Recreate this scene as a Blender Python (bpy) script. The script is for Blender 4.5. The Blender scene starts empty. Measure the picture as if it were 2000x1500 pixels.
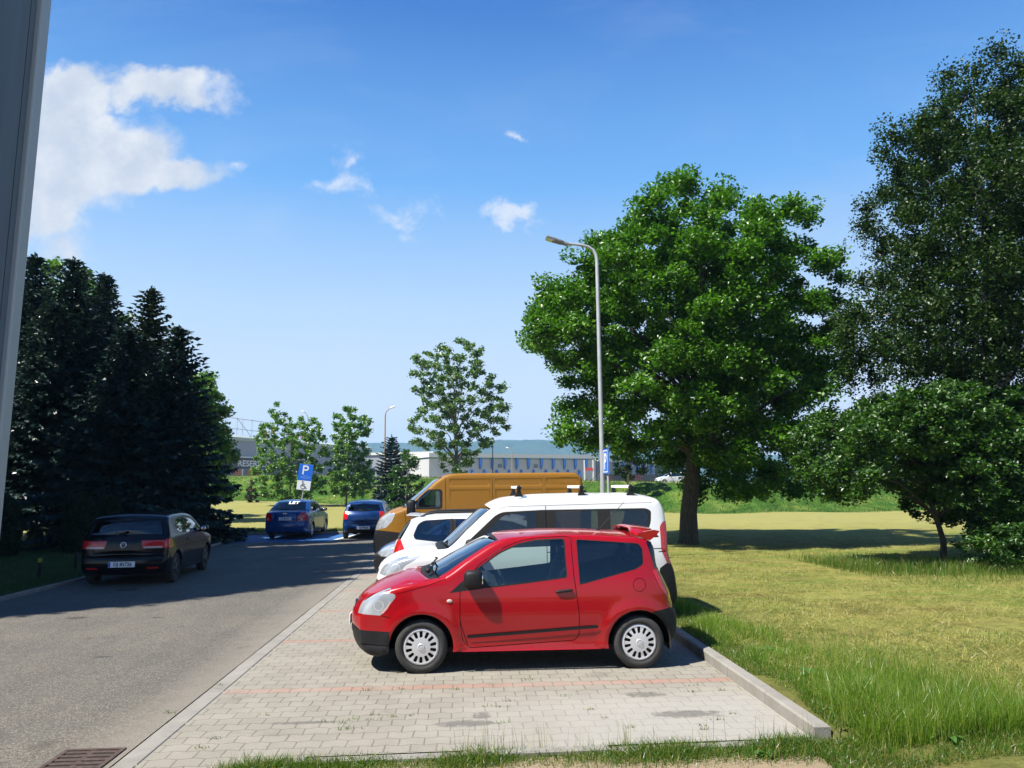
import bpy, math, random
import numpy as np
from mathutils import Vector, Matrix
from mathutils.geometry import delaunay_2d_cdt

# ------------------------------------------------------------------ camera
SC = bpy.context.scene
COL = SC.collection
F = 1500.0; H = 1.98                       # focal length in photo pixels (photo 2000 x 1500), eye height
PITCH = math.atan(200/1500.); YAW = math.radians(3.6); ROLL = math.radians(0.5)
_cy, _sy = math.cos(YAW), math.sin(YAW)
FW = np.array([_sy*math.cos(PITCH), _cy*math.cos(PITCH), math.sin(PITCH)])
_r0 = np.array([_cy, -_sy, 0.]); _u0 = np.cross(_r0, FW)
RT = _r0*math.cos(ROLL) - _u0*math.sin(ROLL)
UP = _r0*math.sin(ROLL) + _u0*math.cos(ROLL)
EYE = np.array([0, 0, H])
cam_d = bpy.data.cameras.new('camera'); cam = bpy.data.objects.new('camera', cam_d); COL.objects.link(cam)
cam_d.sensor_width = 36; cam_d.lens = 27.0; cam_d.clip_end = 6000; cam_d.clip_start = 0.05
cam.matrix_world = Matrix(((RT[0], UP[0], -FW[0], 0), (RT[1], UP[1], -FW[1], 0), (RT[2], UP[2], -FW[2], H), (0, 0, 0, 1)))
SC.camera = cam

def ray(x, y):
    return FW + RT*(x-1000)/F - UP*(y-750)/F
def at_y(x, y, Y):                          # world point at depth Y for a place in the photo
    d = ray(x, y); return EYE + d*(Y/d[1])
def on_z(x, y, z=0.):
    d = ray(x, y); return EYE + d*((z-H)/d[2])

# ------------------------------------------------------------------ light
SUN_EL, SUN_AZ = math.radians(55), math.radians(26)       # azimuth measured from -x towards -y
to_sun = Vector((-math.cos(SUN_AZ)*math.cos(SUN_EL), -math.sin(SUN_AZ)*math.cos(SUN_EL), math.sin(SUN_EL)))
sun_d = bpy.data.lights.new('sun', 'SUN'); sun = bpy.data.objects.new('sun', sun_d); COL.objects.link(sun)
sun_d.energy = 4.8; sun_d.angle = math.radians(0.5); sun_d.color = (1, .955, .88)
sun.rotation_euler = to_sun.to_track_quat('Z', 'Y').to_euler()
SC.view_settings.view_transform = 'Standard'; SC.view_settings.look = 'None'
SC.view_settings.exposure = 1.18; SC.view_settings.gamma = 1.0
SC.cycles.max_bounces = 8; SC.cycles.transparent_max_bounces = 16; SC.cycles.volume_bounces = 0
SC.cycles.use_denoising = True

class NT:
    """tiny node-tree helper"""
    def __init__(s, tree): s.t = tree; s.n = tree.nodes; s.l = tree.links
    def node(s, typ, **kw):
        n = s.n.new(typ)
        for k, v in kw.items(): setattr(n, k, v)
        return n
    def link(s, a, b): s.l.new(a, b)
    def put(s, sock, v):
        if isinstance(v, bpy.types.NodeSocket): s.l.new(v, sock)
        elif v is not None: sock.default_value = v
    def math(s, op, a, b=None, c=None, clamp=False):
        n = s.node('ShaderNodeMath', operation=op, use_clamp=clamp)
        for i, v in enumerate((a, b, c)):
            if v is not None: s.put(n.inputs[i], v)
        return n.outputs[0]
    def mix(s, f, a, b, blend='MIX'):
        n = s.node('ShaderNodeMix', data_type='RGBA', blend_type=blend)
        s.put(n.inputs[0], f)
        for i, v in ((6, a), (7, b)):
            if isinstance(v, tuple) and len(v) == 3: v = v+(1,)
            s.put(n.inputs[i], v)
        return n.outputs[2]
    def noise(s, vec, scale, detail=4, rough=.55, dist=0.):
        n = s.node('ShaderNodeTexNoise'); s.put(n.inputs['Vector'], vec)
        n.inputs['Scale'].default_value = scale; n.inputs['Detail'].default_value = detail
        n.inputs['Roughness'].default_value = rough; n.inputs['Distortion'].default_value = dist
        return n.outputs['Fac']
    def ramp(s, f, stops, interp='LINEAR'):
        n = s.node('ShaderNodeValToRGB'); s.put(n.inputs[0], f); e = n.color_ramp.elements
        n.color_ramp.interpolation = interp
        while len(e) < len(stops): e.new(.5)
        for el, (p, c) in zip(e, stops):
            el.position = p; el.color = tuple(c)+(1,) if len(c) == 3 else c
        return n.outputs[0]
    def smooth(s, v, a, b):
        n = s.node('ShaderNodeMapRange', interpolation_type='SMOOTHSTEP')
        s.put(n.inputs[0], v); n.inputs[1].default_value = a; n.inputs[2].default_value = b
        return n.outputs[0]
    def xyz(s, v):
        n = s.node('ShaderNodeSeparateXYZ'); s.put(n.inputs[0], v); return n.outputs
    def vec(s, x, y, z):
        n = s.node('ShaderNodeCombineXYZ')
        for i, v in enumerate((x, y, z)): s.put(n.inputs[i], v)
        return n.outputs[0]

# ------------------------------------------------------------------ sky (Nishita, with clouds placed by direction)
world = bpy.data.worlds.new('World'); SC.world = world; world.use_nodes = True
W = NT(world.node_tree)
bg = world.node_tree.nodes['Background']
sky = W.node('ShaderNodeTexSky', sky_type='NISHITA'); sky.sun_disc = False
sky.sun_elevation = SUN_EL; sky.sun_rotation = math.atan2(to_sun.x, to_sun.y)
sky.air_density = 1.0; sky.dust_density = 0.6; sky.ozone_density = 1.6; sky.altitude = 300
tc = W.node('ShaderNodeTexCoord')
dx, dy, dz = W.xyz(tc.outputs['Generated'])
dyc = W.math('MAXIMUM', dy, .05)
cu, cv = W.math('DIVIDE', dx, dyc), W.math('DIVIDE', dz, dyc)
nv = W.vec(cu, cv, 0.)
wp = W.node('ShaderNodeTexNoise'); W.put(wp.inputs['Vector'], nv); wp.inputs['Scale'].default_value = 9; wp.inputs['Detail'].default_value = 8; wp.inputs['Roughness'].default_value = .62
wr, wg, wb = W.xyz(wp.outputs['Color'])
wu = W.math('ADD', cu, W.math('MULTIPLY', W.math('SUBTRACT', wr, .5), .16)); wv = W.math('ADD', cv, W.math('MULTIPLY', W.math('SUBTRACT', wg, .5), .13))
n1 = W.noise(nv, 7.0, 9, .62, .2)
n2 = W.noise(nv, 26.0, 6, .6)
nz = W.math('ADD', W.math('MULTIPLY', W.math('SUBTRACT', n1, .5), 3.0), W.math('MULTIPLY', W.math('SUBTRACT', n2, .5), 1.0))
def cloud(cx, cy, ax, ay, amp):             # centre and half axes in photo pixels
    d = ray(cx, cy); u0, v0 = d[0]/d[1], d[2]/d[1]
    a, b = ax/F*1.02/d[1]*1.0, ay/F/d[1]
    x = W.math('DIVIDE', W.math('SUBTRACT', wu, u0), a); y = W.math('DIVIDE', W.math('SUBTRACT', wv, v0), b)
    r = W.math('SQRT', W.math('ADD', W.math('MULTIPLY', x, x), W.math('MULTIPLY', y, y)))
    return W.math('MULTIPLY', W.math('SUBTRACT', 1.0, r), amp)
CL = [(150, 190, 110, 85, 1.6), (320, 185, 165, 44, 1.25), (150, 300, 210, 120, 1.8), (310, 335, 160, 50, 1.35), (90, 400, 130, 80, 1.5),
      (130, 480, 75, 70, .75), (20, 300, 200, 190, 2.0)]
SM = [(1010, 260, 48, 22, 1.0), (1005, 422, 80, 24, 1.1), (645, 342, 62, 24, .62), (700, 350, 40, 36, .62), (683, 300, 26, 34, .5), (462, 330, 30, 18, .6),
      (760, 415, 44, 20, .6), (790, 435, 26, 18, .5), (862, 405, 26, 18, .45), (805, 400, 36, 20, .4), (390, 275, 22, 18, .35)]
def combine(lst):
    m = None
    for c in lst:
        k = cloud(*c); m = k if m is None else W.math('MAXIMUM', m, k)
    return m
big = W.smooth(W.math('ADD', combine(CL), W.math('MULTIPLY', nz, .40)), .0, .75)
n3 = W.noise(nv, 16.0, 8, .66, .4)
small = W.smooth(W.math('ADD', combine(SM), W.math('MULTIPLY', W.math('SUBTRACT', n3, .52), 2.4)), .0, 1.0)
front = W.smooth(dy, .1, .3)
big = W.math('MULTIPLY', big, front); small = W.math('MULTIPLY', W.math('MULTIPLY', small, front), .75)
cirrus = W.math('MULTIPLY', W.smooth(W.noise(W.vec(W.math('MULTIPLY', cu, 1.2), W.math('MULTIPLY', cv, 4.0), 0.), 2.2, 5, .6, .8), .45, .85), .12)
cirrus = W.math('MULTIPLY', cirrus, front)
# clear sky: Nishita pulled towards the lighter, hazier gradient of a summer midday (by elevation, all the way round)
el = W.math('ARCTANGENT', W.math('DIVIDE', dz, W.math('SQRT', W.math('ADD', W.math('MULTIPLY', dx, dx), W.math('MULTIPLY', dy, dy)))))
grad = W.ramp(W.math('DIVIDE', el, math.radians(90)), [(0., (1.0, 1.05, 1.12)), (.05, (.93, 1.0, 1.12)), (.145, (.60, .82, 1.1)), (.245, (.19, .51, 1.05)), (.375, (.042, .215, .70)), (.6, (.022, .14, .52)), (1., (.016, .10, .42))])
grad = W.mix(1., grad, (10.1, 10.1, 10.1), 'MULTIPLY')
clear = W.mix(.86, sky.outputs[0], grad)
shade = W.mix(W.smooth(W.noise(nv, 6.0, 6, .6), .38, .68), (6.2, 6.9, 8.1), (9.8, 9.8, 9.9))
col = W.mix(cirrus, clear, (8, 8.6, 9.4))
col = W.mix(big, col, shade)
col = W.mix(small, col, (9.4, 9.5, 9.9))
col = W.mix(1., col, (.862, .862, .862), 'MULTIPLY')
W.put(bg.inputs['Color'], col); bg.inputs['Strength'].default_value = 0.05

# ------------------------------------------------------------------ tagging, objects, meshes
def tag(o, label=None, cat=None, group=None, kind=None):
    if label: o['label'] = label
    if cat: o['category'] = cat
    if group: o['group'] = group
    if kind: o['kind'] = kind
    return o
def empty(name, loc=(0, 0, 0), rz=0., parent=None):
    o = bpy.data.objects.new(name, None); COL.objects.link(o)
    o.location = tuple(float(v) for v in loc); o.rotation_euler = (0, 0, rz); o.empty_display_size = .2
    if parent: o.parent = parent
    return o
def link(name, me, mats, parent=None):
    for m in (mats if isinstance(mats, (list, tuple)) else [mats]): me.materials.append(m)
    o = bpy.data.objects.new(name, me); COL.objects.link(o)
    if parent: o.parent = parent
    return o
def np_mesh(name, V, Fc, mats, parent=None, smooth=False, midx=None):
    """V (n,3); Fc (m,k) with k the same for all faces"""
    V = np.asarray(V, np.float32); Fc = np.asarray(Fc, np.int32); m, k = Fc.shape
    me = bpy.data.meshes.new(name)
    me.vertices.add(len(V)); me.vertices.foreach_set('co', V.ravel())
    me.loops.add(m*k); me.loops.foreach_set('vertex_index', Fc.ravel())
    me.polygons.add(m); me.polygons.foreach_set('loop_start', np.arange(0, m*k, k, dtype=np.int32))
    if midx is not None: me.polygons.foreach_set('material_index', np.asarray(midx, np.int32))
    me.update(calc_edges=True)
    (me.shade_smooth if smooth else me.shade_flat)()
    return link(name, me, mats, parent)
class MB:
    """collects shapes, then links them as one mesh object"""
    def __init__(s): s.v = []; s.f = []; s.m = []; s.sm = []; s.M = Matrix.Identity(4)
    def add(s, vs, fs, mi=0, smooth=False):
        o = len(s.v); s.v += [tuple(s.M @ Vector(p)) for p in vs]
        for f in fs: s.f.append(tuple(o+i for i in f)); s.m.append(mi); s.sm.append(smooth)
        return s
    def box(s, x0, x1, y0, y1, z0, z1, mi=0, bev=0.):
        if bev > 0:
            b = bev; vs = []; 
            for sx, X, xi in ((0, x0, 1), (1, x1, -1)):
                pass
            xs = (x0, x0+b, x1-b, x1); ys = (y0, y0+b, y1-b, y1); zs = (z0, z0+b, z1-b, z1)
            import bmesh
            bm = bmesh.new(); bmesh.ops.create_cube(bm, size=1)
            for v in bm.verts: v.co = Vector((x0 if v.co.x < 0 else x1, y0 if v.co.y < 0 else y1, z0 if v.co.z < 0 else z1))
            bmesh.ops.bevel(bm, geom=bm.edges[:], offset=b, segments=2, affect='EDGES', profile=.5)
            bm.verts.index_update()
            vs = [tuple(v.co) for v in bm.verts]; fs = [tuple(v.index for v in f.verts) for f in bm.faces]; bm.free()
            return s.add(vs, fs, mi, False)
        vs = [(x, y, z) for x in (x0, x1) for y in (y0, y1) for z in (z0, z1)]
        return s.add(vs, [(0, 1, 3, 2), (4, 6, 7, 5), (0, 4, 5, 1), (2, 3, 7, 6), (0, 2, 6, 4), (1, 5, 7, 3)], mi)
    def tube(s, pts, rad, n=8, mi=0, cap=True, smooth=True):
        pts = [Vector(p) for p in pts]; N = len(pts)
        if not hasattr(rad, '__len__'): rad = [rad]*N
        vs = []; a = None
        for i, p in enumerate(pts):
            t = (pts[min(i+1, N-1)]-pts[max(i-1, 0)]).normalized()
            if a is None: a = t.orthogonal().normalized()
            a = (a - t*a.dot(t)).normalized(); b = t.cross(a)
            vs += [p + (a*math.cos(2*math.pi*k/n)+b*math.sin(2*math.pi*k/n))*rad[i] for k in range(n)]
        fs = [(i*n+k, i*n+(k+1) % n, (i+1)*n+(k+1) % n, (i+1)*n+k) for i in range(N-1) for k in range(n)]
        s.add(vs, fs, mi, smooth)
        if cap: s.add(vs[:n], [tuple(range(n))[::-1]], mi); s.add(vs[-n:], [tuple(range(n))], mi)
        return s
    def lathe_y(s, prof, n=40, mi=0, c=(0, 0, 0), closed=False, smooth=True):
        """profile of (radius, y) turned about the y axis"""
        vs = [(c[0]+r*math.cos(2*math.pi*k/n), c[1]+y, c[2]+r*math.sin(2*math.pi*k/n)) for r, y in prof for k in range(n)]
        m = len(prof); R = range(m if closed else m-1)
        fs = [(i*n+k, ((i+1) % m)*n+k, ((i+1) % m)*n+(k+1) % n, i*n+(k+1) % n) for i in R for k in range(n)]
        return s.add(vs, fs, mi, smooth)
    def blob(s, c, r, e=(1., 1.), nu=14, nv=20, mi=0, M=None):
        """superellipsoid"""
        sp = lambda v, p: math.copysign(abs(v)**p, v)
        vs = []
        for i in range(nu+1):
            a = -math.pi/2+math.pi*i/nu
            for k in range(nv):
                b = 2*math.pi*k/nv
                p = Vector((r[0]*sp(math.cos(a), e[0])*sp(math.cos(b), e[1]), r[1]*sp(math.cos(a), e[0])*sp(math.sin(b), e[1]), r[2]*sp(math.sin(a), e[0])))
                if M: p = M @ p
                vs.append(p+Vector(c))
        fs = [(i*nv+k, i*nv+(k+1) % nv, (i+1)*nv+(k+1) % nv, (i+1)*nv+k) for i in range(nu) for k in range(nv)]
        return s.add(vs, fs, mi, True)
    def prism(s, poly, ax, a, b, mi=0):
        """polygon of 2-D points extruded along axis ax ('x','y','z') from a to b"""
        mk = {'x': lambda p, t: (t, p[0], p[1]), 'y': lambda p, t: (p[0], t, p[1]), 'z': lambda p, t: (p[0], p[1], t)}[ax]
        n = len(poly); vs = [mk(p, a) for p in poly]+[mk(p, b) for p in poly]
        return s.add(vs, [tuple(range(n))[::-1], tuple(range(n, 2*n))]+[(i, (i+1) % n, n+(i+1) % n, n+i) for i in range(n)], mi)
    def build(s, name, mats, parent=None):
        me = bpy.data.meshes.new(name); me.from_pydata([tuple(v) for v in s.v], [], s.f); me.validate()
        if len(me.polygons) == len(s.f):
            me.polygons.foreach_set('material_index', s.m); me.polygons.foreach_set('use_smooth', s.sm)
        import bmesh
        bm = bmesh.new(); bm.from_mesh(me); bmesh.ops.recalc_face_normals(bm, faces=bm.faces[:]); bm.to_mesh(me); bm.free()
        me.update()
        return link(name, me, mats, parent)
def text_mesh(name, body, size, mat, parent, M, extrude=.002, align='CENTER', bold=0., sx=1.):
    cu_ = bpy.data.curves.new(name, 'FONT'); cu_.body = body; cu_.size = size; cu_.extrude = extrude
    cu_.align_x = align; cu_.align_y = 'CENTER'; cu_.offset = bold; cu_.resolution_u = 3
    t = bpy.data.objects.new(name, cu_); COL.objects.link(t)
    dg = bpy.context.evaluated_depsgraph_get()
    me = bpy.data.meshes.new_from_object(t.evaluated_get(dg)); bpy.data.objects.remove(t); bpy.data.curves.remove(cu_)
    me.transform(M @ Matrix.Diagonal((sx, 1, 1, 1))); me.materials.clear(); me.name = name
    return link(name, me, mat, parent)
def frame(origin, xdir, updir):             # matrix with text x along xdir, y along updir
    x = Vector(xdir).normalized(); y = Vector(updir); y = (y-x*y.dot(x)).normalized(); z = x.cross(y)
    return Matrix(((x.x, y.x, z.x, origin[0]), (x.y, y.y, z.y, origin[1]), (x.z, y.z, z.z, origin[2]), (0, 0, 0, 1)))

# ------------------------------------------------------------------ materials
def mat(name):
    m = bpy.data.materials.new(name); m.use_nodes = True
    return m, NT(m.node_tree), m.node_tree.nodes['Principled BSDF']
def plain(name, col, rough=.5, metal=0., coat=0., spec=.5, var=.0, vscale=8., bump=0., bscale=60.):
    m, t, p = mat(name)
    p.inputs['Roughness'].default_value = rough; p.inputs['Metallic'].default_value = metal
    p.inputs['Coat Weight'].default_value = coat; p.inputs['Coat Roughness'].default_value = .03
    p.inputs['Specular IOR Level'].default_value = spec
    p.inputs['Base Color'].default_value = tuple(col)+(1,)
    co = t.node('ShaderNodeTexCoord').outputs['Object']
    if var > 0:
        n = t.noise(co, vscale, 6, .6)
        c2 = tuple(max(0, c*(1-var)) for c in col); c3 = tuple(min(1, c*(1+var)) for c in col)
        t.put(p.inputs['Base Color'], t.ramp(n, [(.3, c2), (.7, c3)]))
    if bump > 0:
        b = t.node('ShaderNodeBump'); b.inputs['Strength'].default_value = bump; b.inputs['Distance'].default_value = .01
        t.put(b.inputs['Height'], t.noise(co, bscale, 5)); t.link(b.outputs[0], p.inputs['Normal'])
    return m
def paint(name, col, rough=.32, metal=0., dust=.03, coat=.55):
    """car paint: clear-coated, a touch of dust low down; dull dark lining on the inside"""
    m, t, p = mat(name)
    co = t.node('ShaderNodeTexCoord').outputs['Object']
    n = t.noise(co, 3.0, 7, .7)
    c = t.mix(t.math('MULTIPLY', t.smooth(n, .4, .8), dust*.6), tuple(col), (.45, .42, .38))
    z = t.xyz(co)[2]
    low = t.math('MULTIPLY', t.smooth(z, .5, .15), .10 if dust > .02 else .03)
    c = t.mix(low, c, (.25, .22, .19))
    t.put(p.inputs['Base Color'], c)
    p.inputs['Roughness'].default_value = rough; p.inputs['Metallic'].default_value = metal
    p.inputs['Coat Weight'].default_value = coat; p.inputs['Coat Roughness'].default_value = .02; p.inputs['Specular IOR Level'].default_value = .25
    b = t.node('ShaderNodeBump'); b.inputs['Strength'].default_value = .035; b.inputs['Distance'].default_value = .02
    t.put(b.inputs['Height'], t.noise(co, 2.2, 3)); t.link(b.outputs[0], p.inputs['Coat Normal'])
    d = t.node('ShaderNodeBsdfDiffuse'); d.inputs[0].default_value = (.03, .03, .032, 1)
    mx = t.node('ShaderNodeMixShader'); g = t.node('ShaderNodeNewGeometry')
    t.link(g.outputs['Backfacing'], mx.inputs[0]); t.link(p.outputs[0], mx.inputs[1]); t.link(d.outputs[0], mx.inputs[2])
    t.link(mx.outputs[0], m.node_tree.nodes['Material Output'].inputs[0])
    return m
def glass(name, tint, ior=1.5, k=1.25):
    m, t, p = mat(name); m.node_tree.nodes.remove(p)
    tr = t.node('ShaderNodeBsdfTransparent'); tr.inputs[0].default_value = tuple(tint)+(1,)
    gl = t.node('ShaderNodeBsdfGlossy'); gl.inputs['Roughness'].default_value = .015
    fr = t.node('ShaderNodeFresnel'); fr.inputs[0].default_value = ior
    mx = t.node('ShaderNodeMixShader')
    t.put(mx.inputs[0], t.math('ADD', t.math('MULTIPLY', fr.outputs[0], k), .05, clamp=True))
    t.link(tr.outputs[0], mx.inputs[1]); t.link(gl.outputs[0], mx.inputs[2])
    t.link(mx.outputs[0], m.node_tree.nodes['Material Output'].inputs[0])
    return m
def leaf_mat(name, cols, trans=.3, gloss=.07, hue=.0):
    m, t, p = mat(name); m.node_tree.nodes.remove(p)
    g = t.node('ShaderNodeNewGeometry')
    c = t.ramp(g.outputs['Random Per Island'], [(i/(len(cols)-1), k) for i, k in enumerate(cols)])
    df = t.node('ShaderNodeBsdfDiffuse'); t.link(c, df.inputs[0])
    tl = t.node('ShaderNodeBsdfTranslucent'); t.put(tl.inputs[0], t.mix(1., c, (1.25, 1.5, .45), 'MULTIPLY'))
    gl = t.node('ShaderNodeBsdfGlossy'); gl.inputs['Roughness'].default_value = .38; gl.inputs[0].default_value = (1, 1, 1, 1)
    a = t.node('ShaderNodeMixShader'); a.inputs[0].default_value = trans
    t.link(df.outputs[0], a.inputs[1]); t.link(tl.outputs[0], a.inputs[2])
    b = t.node('ShaderNodeMixShader'); b.inputs[0].default_value = gloss
    t.link(a.outputs[0], b.inputs[1]); t.link(gl.outputs[0], b.inputs[2])
    t.link(b.outputs[0], m.node_tree.nodes['Material Output'].inputs[0])
    return m
M = {}
M['black'] = plain('black_plastic', (.0095, .0097, .011), .55, spec=.3, var=.25, vscale=20, bump=.08, bscale=300)
M['gap'] = plain('shut_line', (.006, .006, .006), .9)
M['rubber'] = plain('tyre_rubber', (.028, .027, .026), .85, var=.25, vscale=14, bump=.25, bscale=120)
M['silver'] = plain('wheel_silver', (.56, .56, .57), .38, .35, .3, var=.06, vscale=6)
M['alloy'] = plain('dark_alloy', (.10, .10, .11), .35, .6)
M['chrome'] = plain('chrome', (.7, .7, .72), .12, 1.)
M['dark'] = plain('dark_void', (.008, .008, .009), .9)
M['trim'] = plain('cabin_trim', (.035, .036, .04), .75, var=.2)
M['seat'] = plain('seat_cloth', (.06, .062, .07), .9, var=.3, vscale=40)
M['glass'] = glass('clear_car_glass', (.74, .86, .82))
M['glass_dark'] = glass('tinted_car_glass', (.09, .11, .135), k=.9)
M['glass_tint'] = glass('smoked_car_glass', (.30, .33, .34), k=1.0)
M['glass_mid'] = glass('grey_car_glass', (.30, .38, .42), k=2.4)
M['lamp'] = plain('headlamp_lens', (.46, .49, .52), .16, .45, 1., var=.16, vscale=7)
M['tail'] = plain('tail_lamp_red', (.48, .010, .012), .15, 0, .6, var=.3, vscale=30)
M['tail_pale'] = plain('tail_lamp_pale', (.5, .36, .34), .2, 0, 1.)
M['white'] = plain('white_plastic', (.78, .78, .76), .4)
M['plate'] = plain('plate_white', (.72, .73, .74), .45)
M['blue_band'] = plain('plate_blue', (.02, .06, .4), .5)
M['steel'] = plain('galvanised_steel', (.44, .45, .46), .45, .35, var=.12, vscale=5)
M['concrete'] = None

# ------------------------------------------------------------------ car builder
def inpoly(P, poly):
    x, y = P[:, 0], P[:, 1]; r = np.zeros(len(P), bool); n = len(poly)
    for i in range(n):
        x1, y1 = poly[i]; x2, y2 = poly[(i+1) % n]
        if y1 == y2: continue
        c = ((y1 > y) != (y2 > y)) & (x < (x2-x1)*(y-y1)/(y2-y1)+x1); r ^= c
    return r
def seg_dist(P, L):
    A, B = L[:-1], L[1:]; d = B-A; ll = (d*d).sum(1)+1e-12
    t = np.clip(((P[:, None, :]-A)*d).sum(2)/ll, 0, 1)
    return np.sqrt((((A+t[..., None]*d)-P[:, None, :])**2).sum(2)).min(1)
def rnd(poly, r=.05, n=4):
    """round the corners of a polygon"""
    out = []; N = len(poly)
    for i in range(N):
        p0, p, p1 = (np.array(poly[j % N], float) for j in (i-1, i, i+1))
        a, b = p0-p, p1-p; la, lb = np.linalg.norm(a), np.linalg.norm(b); k = min(r, la*.45, lb*.45)
        s, e = p+a/la*k, p+b/lb*k
        for j in range(n+1):
            t = j/n; out.append(tuple((1-t)**2*s+2*t*(1-t)*p+t*t*e))
    return out
def stroke(pts, w, closed=False):
    """thin polygons along a line"""
    pts = [np.array(p, float) for p in pts]
    if closed: pts = pts+[pts[0]]
    N = len(pts); L = []; R = []
    for i, p in enumerate(pts):
        t = pts[min(i+1, N-1)]-pts[max(i-1, 0)]
        if closed and i in (0, N-1): t = pts[1]-pts[N-2]
        t /= np.linalg.norm(t)+1e-9; nn = np.array([-t[1], t[0]])*w/2
        L.append(p+nn); R.append(p-nn)
    return [[tuple(L[i]), tuple(L[i+1]), tuple(R[i+1]), tuple(R[i])] for i in range(N-1)]
def circle(c, r, n=20): return [(c[0]+r*math.cos(2*math.pi*k/n), c[1]+r*math.sin(2*math.pi*k/n)) for k in range(n)]

class Car:
    def __init__(s, ctrl, section, front, rear, wheels, wr, Ra, sill, W0, step=.05, roll=(.075, .03), zb=.2, flare=.012):
        """ctrl: (x, z, dx, dz): edge line of the body seen from the side from front bottom over the roof to rear bottom, and
        the offset of the middle of the car from it; section: (z, half width); wheels: x of the axles"""
        s.c = np.array([c[:4] for c in ctrl], float); s.sec = np.array(section, float); s.front = front; s.rear = rear
        s.wheels = wheels; s.wr = wr; s.Ra = Ra; s.sill = sill; s.step = step; s.roll = roll; s.W0 = W0; s.flare = flare
        s.reg = []; s.dents = []; s.zb = zb
        n = len(s.c)
        U = [0.]
        for i in range(n-1):
            k = max(2, int(math.ceil(np.linalg.norm(s.c[i+1, :2]-s.c[i, :2])/(step*.8))))
            U += [i+(j+1)/k for j in range(k)]
        s.U = np.array(U); s.cont = s.ctrl_at(s.U)
        d = np.linalg.norm(np.diff(s.cont[:, :2], axis=0), axis=1); s.S = np.r_[0, np.cumsum(d)]
        s.topline = s.cont[:, :2]
        # bottom edge, rear to front, with the arches
        bot = []
        for wx in sorted(wheels, reverse=True):
            zc = wr; a0 = math.asin(max(-1, min(1, (sill-zc)/Ra)))
            A = np.linspace(a0, math.pi-a0, 22)
            bot += [(wx+Ra*math.cos(a), zc+Ra*math.sin(a)) for a in A]
        s.bot = bot
        s.outline = [tuple(p) for p in s.topline]+bot
    def ctrl_at(s, U):
        c = s.c; n = len(c); U = np.asarray(U, float); i = np.clip(U.astype(int), 0, n-2); t = (U-i)[:, None]
        p0 = c[np.maximum(i-1, 0)]; p1 = c[i]; p2 = c[i+1]; p3 = c[np.minimum(i+2, n-1)]
        l = np.linalg.norm((p2-p1)[:, :2], axis=1, keepdims=True)
        def tang(a, b, q):
            la = np.linalg.norm((b-a)[:, :2], axis=1, keepdims=True)+1e-6; lb = np.linalg.norm((q-b)[:, :2], axis=1, keepdims=True)+1e-6
            return ((b-a)/la*lb+(q-b)/lb*la)/(la+lb)
        m1 = tang(p0, p1, p2)*l; m2 = tang(p1, p2, p3)*l
        t2, t3 = t*t, t*t*t
        return (2*t3-3*t2+1)*p1+(t3-2*t2+t)*m1+(-2*t3+3*t2)*p2+(t3-t2)*m2
    def W(s, x, z):
        x = np.asarray(x, float); z = np.asarray(z, float)
        b = np.interp(z, s.sec[:, 0], s.sec[:, 1])
        xf, lf, fa = s.front; xr, lr, ra = s.rear
        b = b-fa*np.clip((xf-x)/lf, 0, 1.3)**2.2-ra*np.clip((x-xr)/lr, 0, 1.3)**2.2
        for wx in s.wheels:
            rho = np.hypot(x-wx, z-s.wr); b = b+s.flare*np.exp(-((rho-s.Ra-.035)/.05)**2)
        for (x0, x1, z0, z1, dp, e) in s.dents:
            q = np.clip(np.minimum(np.minimum(x-x0, x1-x), np.minimum(z-z0, z1-z))/e, 0, 1)
            b = b-dp*q*q*(3-2*q)
        d = seg_dist(np.stack([x.ravel(), z.ravel()], 1), s.topline).reshape(x.shape)
        rr, ro = s.roll; k = np.clip(1-d/rr, 0, 1)
        return b-ro*(1-np.sqrt(np.clip(1-k*k, 0, 1)))
    def add(s, part, mat, side=None, strip=None, inset=0., sided=False, sub=None):
        """side: polygon in (x,z); strip: polygon in (u,t) (t>0 and mirrored when sided)"""
        s.reg.append(dict(part=part, mat=mat, side=side, strip=strip, inset=inset, sided=sided)); return s
    def line(s, pts, w=.008, mat='gap'):
        for q in stroke(pts, w): s.reg.append(dict(part='body', mat=mat, side=q, strip=None, inset=.006, sided=False))
        return s
    def tline(s, pts, w=.012, mat='gap'):        # line on the strip, (u,t)
        T = [tuple(s.uv(p)) for p in pts]
        for q in stroke(T, w): s.reg.append(dict(part='body', mat=mat, side=None, stripuv=q, strip=1, inset=.006, sided=False))
        return s
    def uv(s, p):
        S = np.interp(p[0], s.U, s.S); return (float(S), p[1]*.8)
    def edgeuv(s, poly):
        out = []
        for i in range(len(poly)):
            a, b = poly[i], poly[(i+1) % len(poly)]
            k = max(1, int(abs(b[0]-a[0])*8))
            out += [s.uv((a[0]+(b[0]-a[0])*j/k, a[1]+(b[1]-a[1])*j/k)) for j in range(k)]
        return out
    @staticmethod
    def cdt(points, loops):
        V = [Vector(p) for p in points]; E = []
        for L, closed in loops:
            o = len(V); V += [Vector(p) for p in L]; n = len(L)
            E += [(o+i, o+(i+1) % n) for i in range(n if closed else n-1)]
        r = delaunay_2d_cdt(V, E, [], 0, 1e-5)
        P = np.array([tuple(v) for v in r[0]]); T = np.array([f for f in r[2] if len(f) == 3], int)
        return P, T
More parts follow.
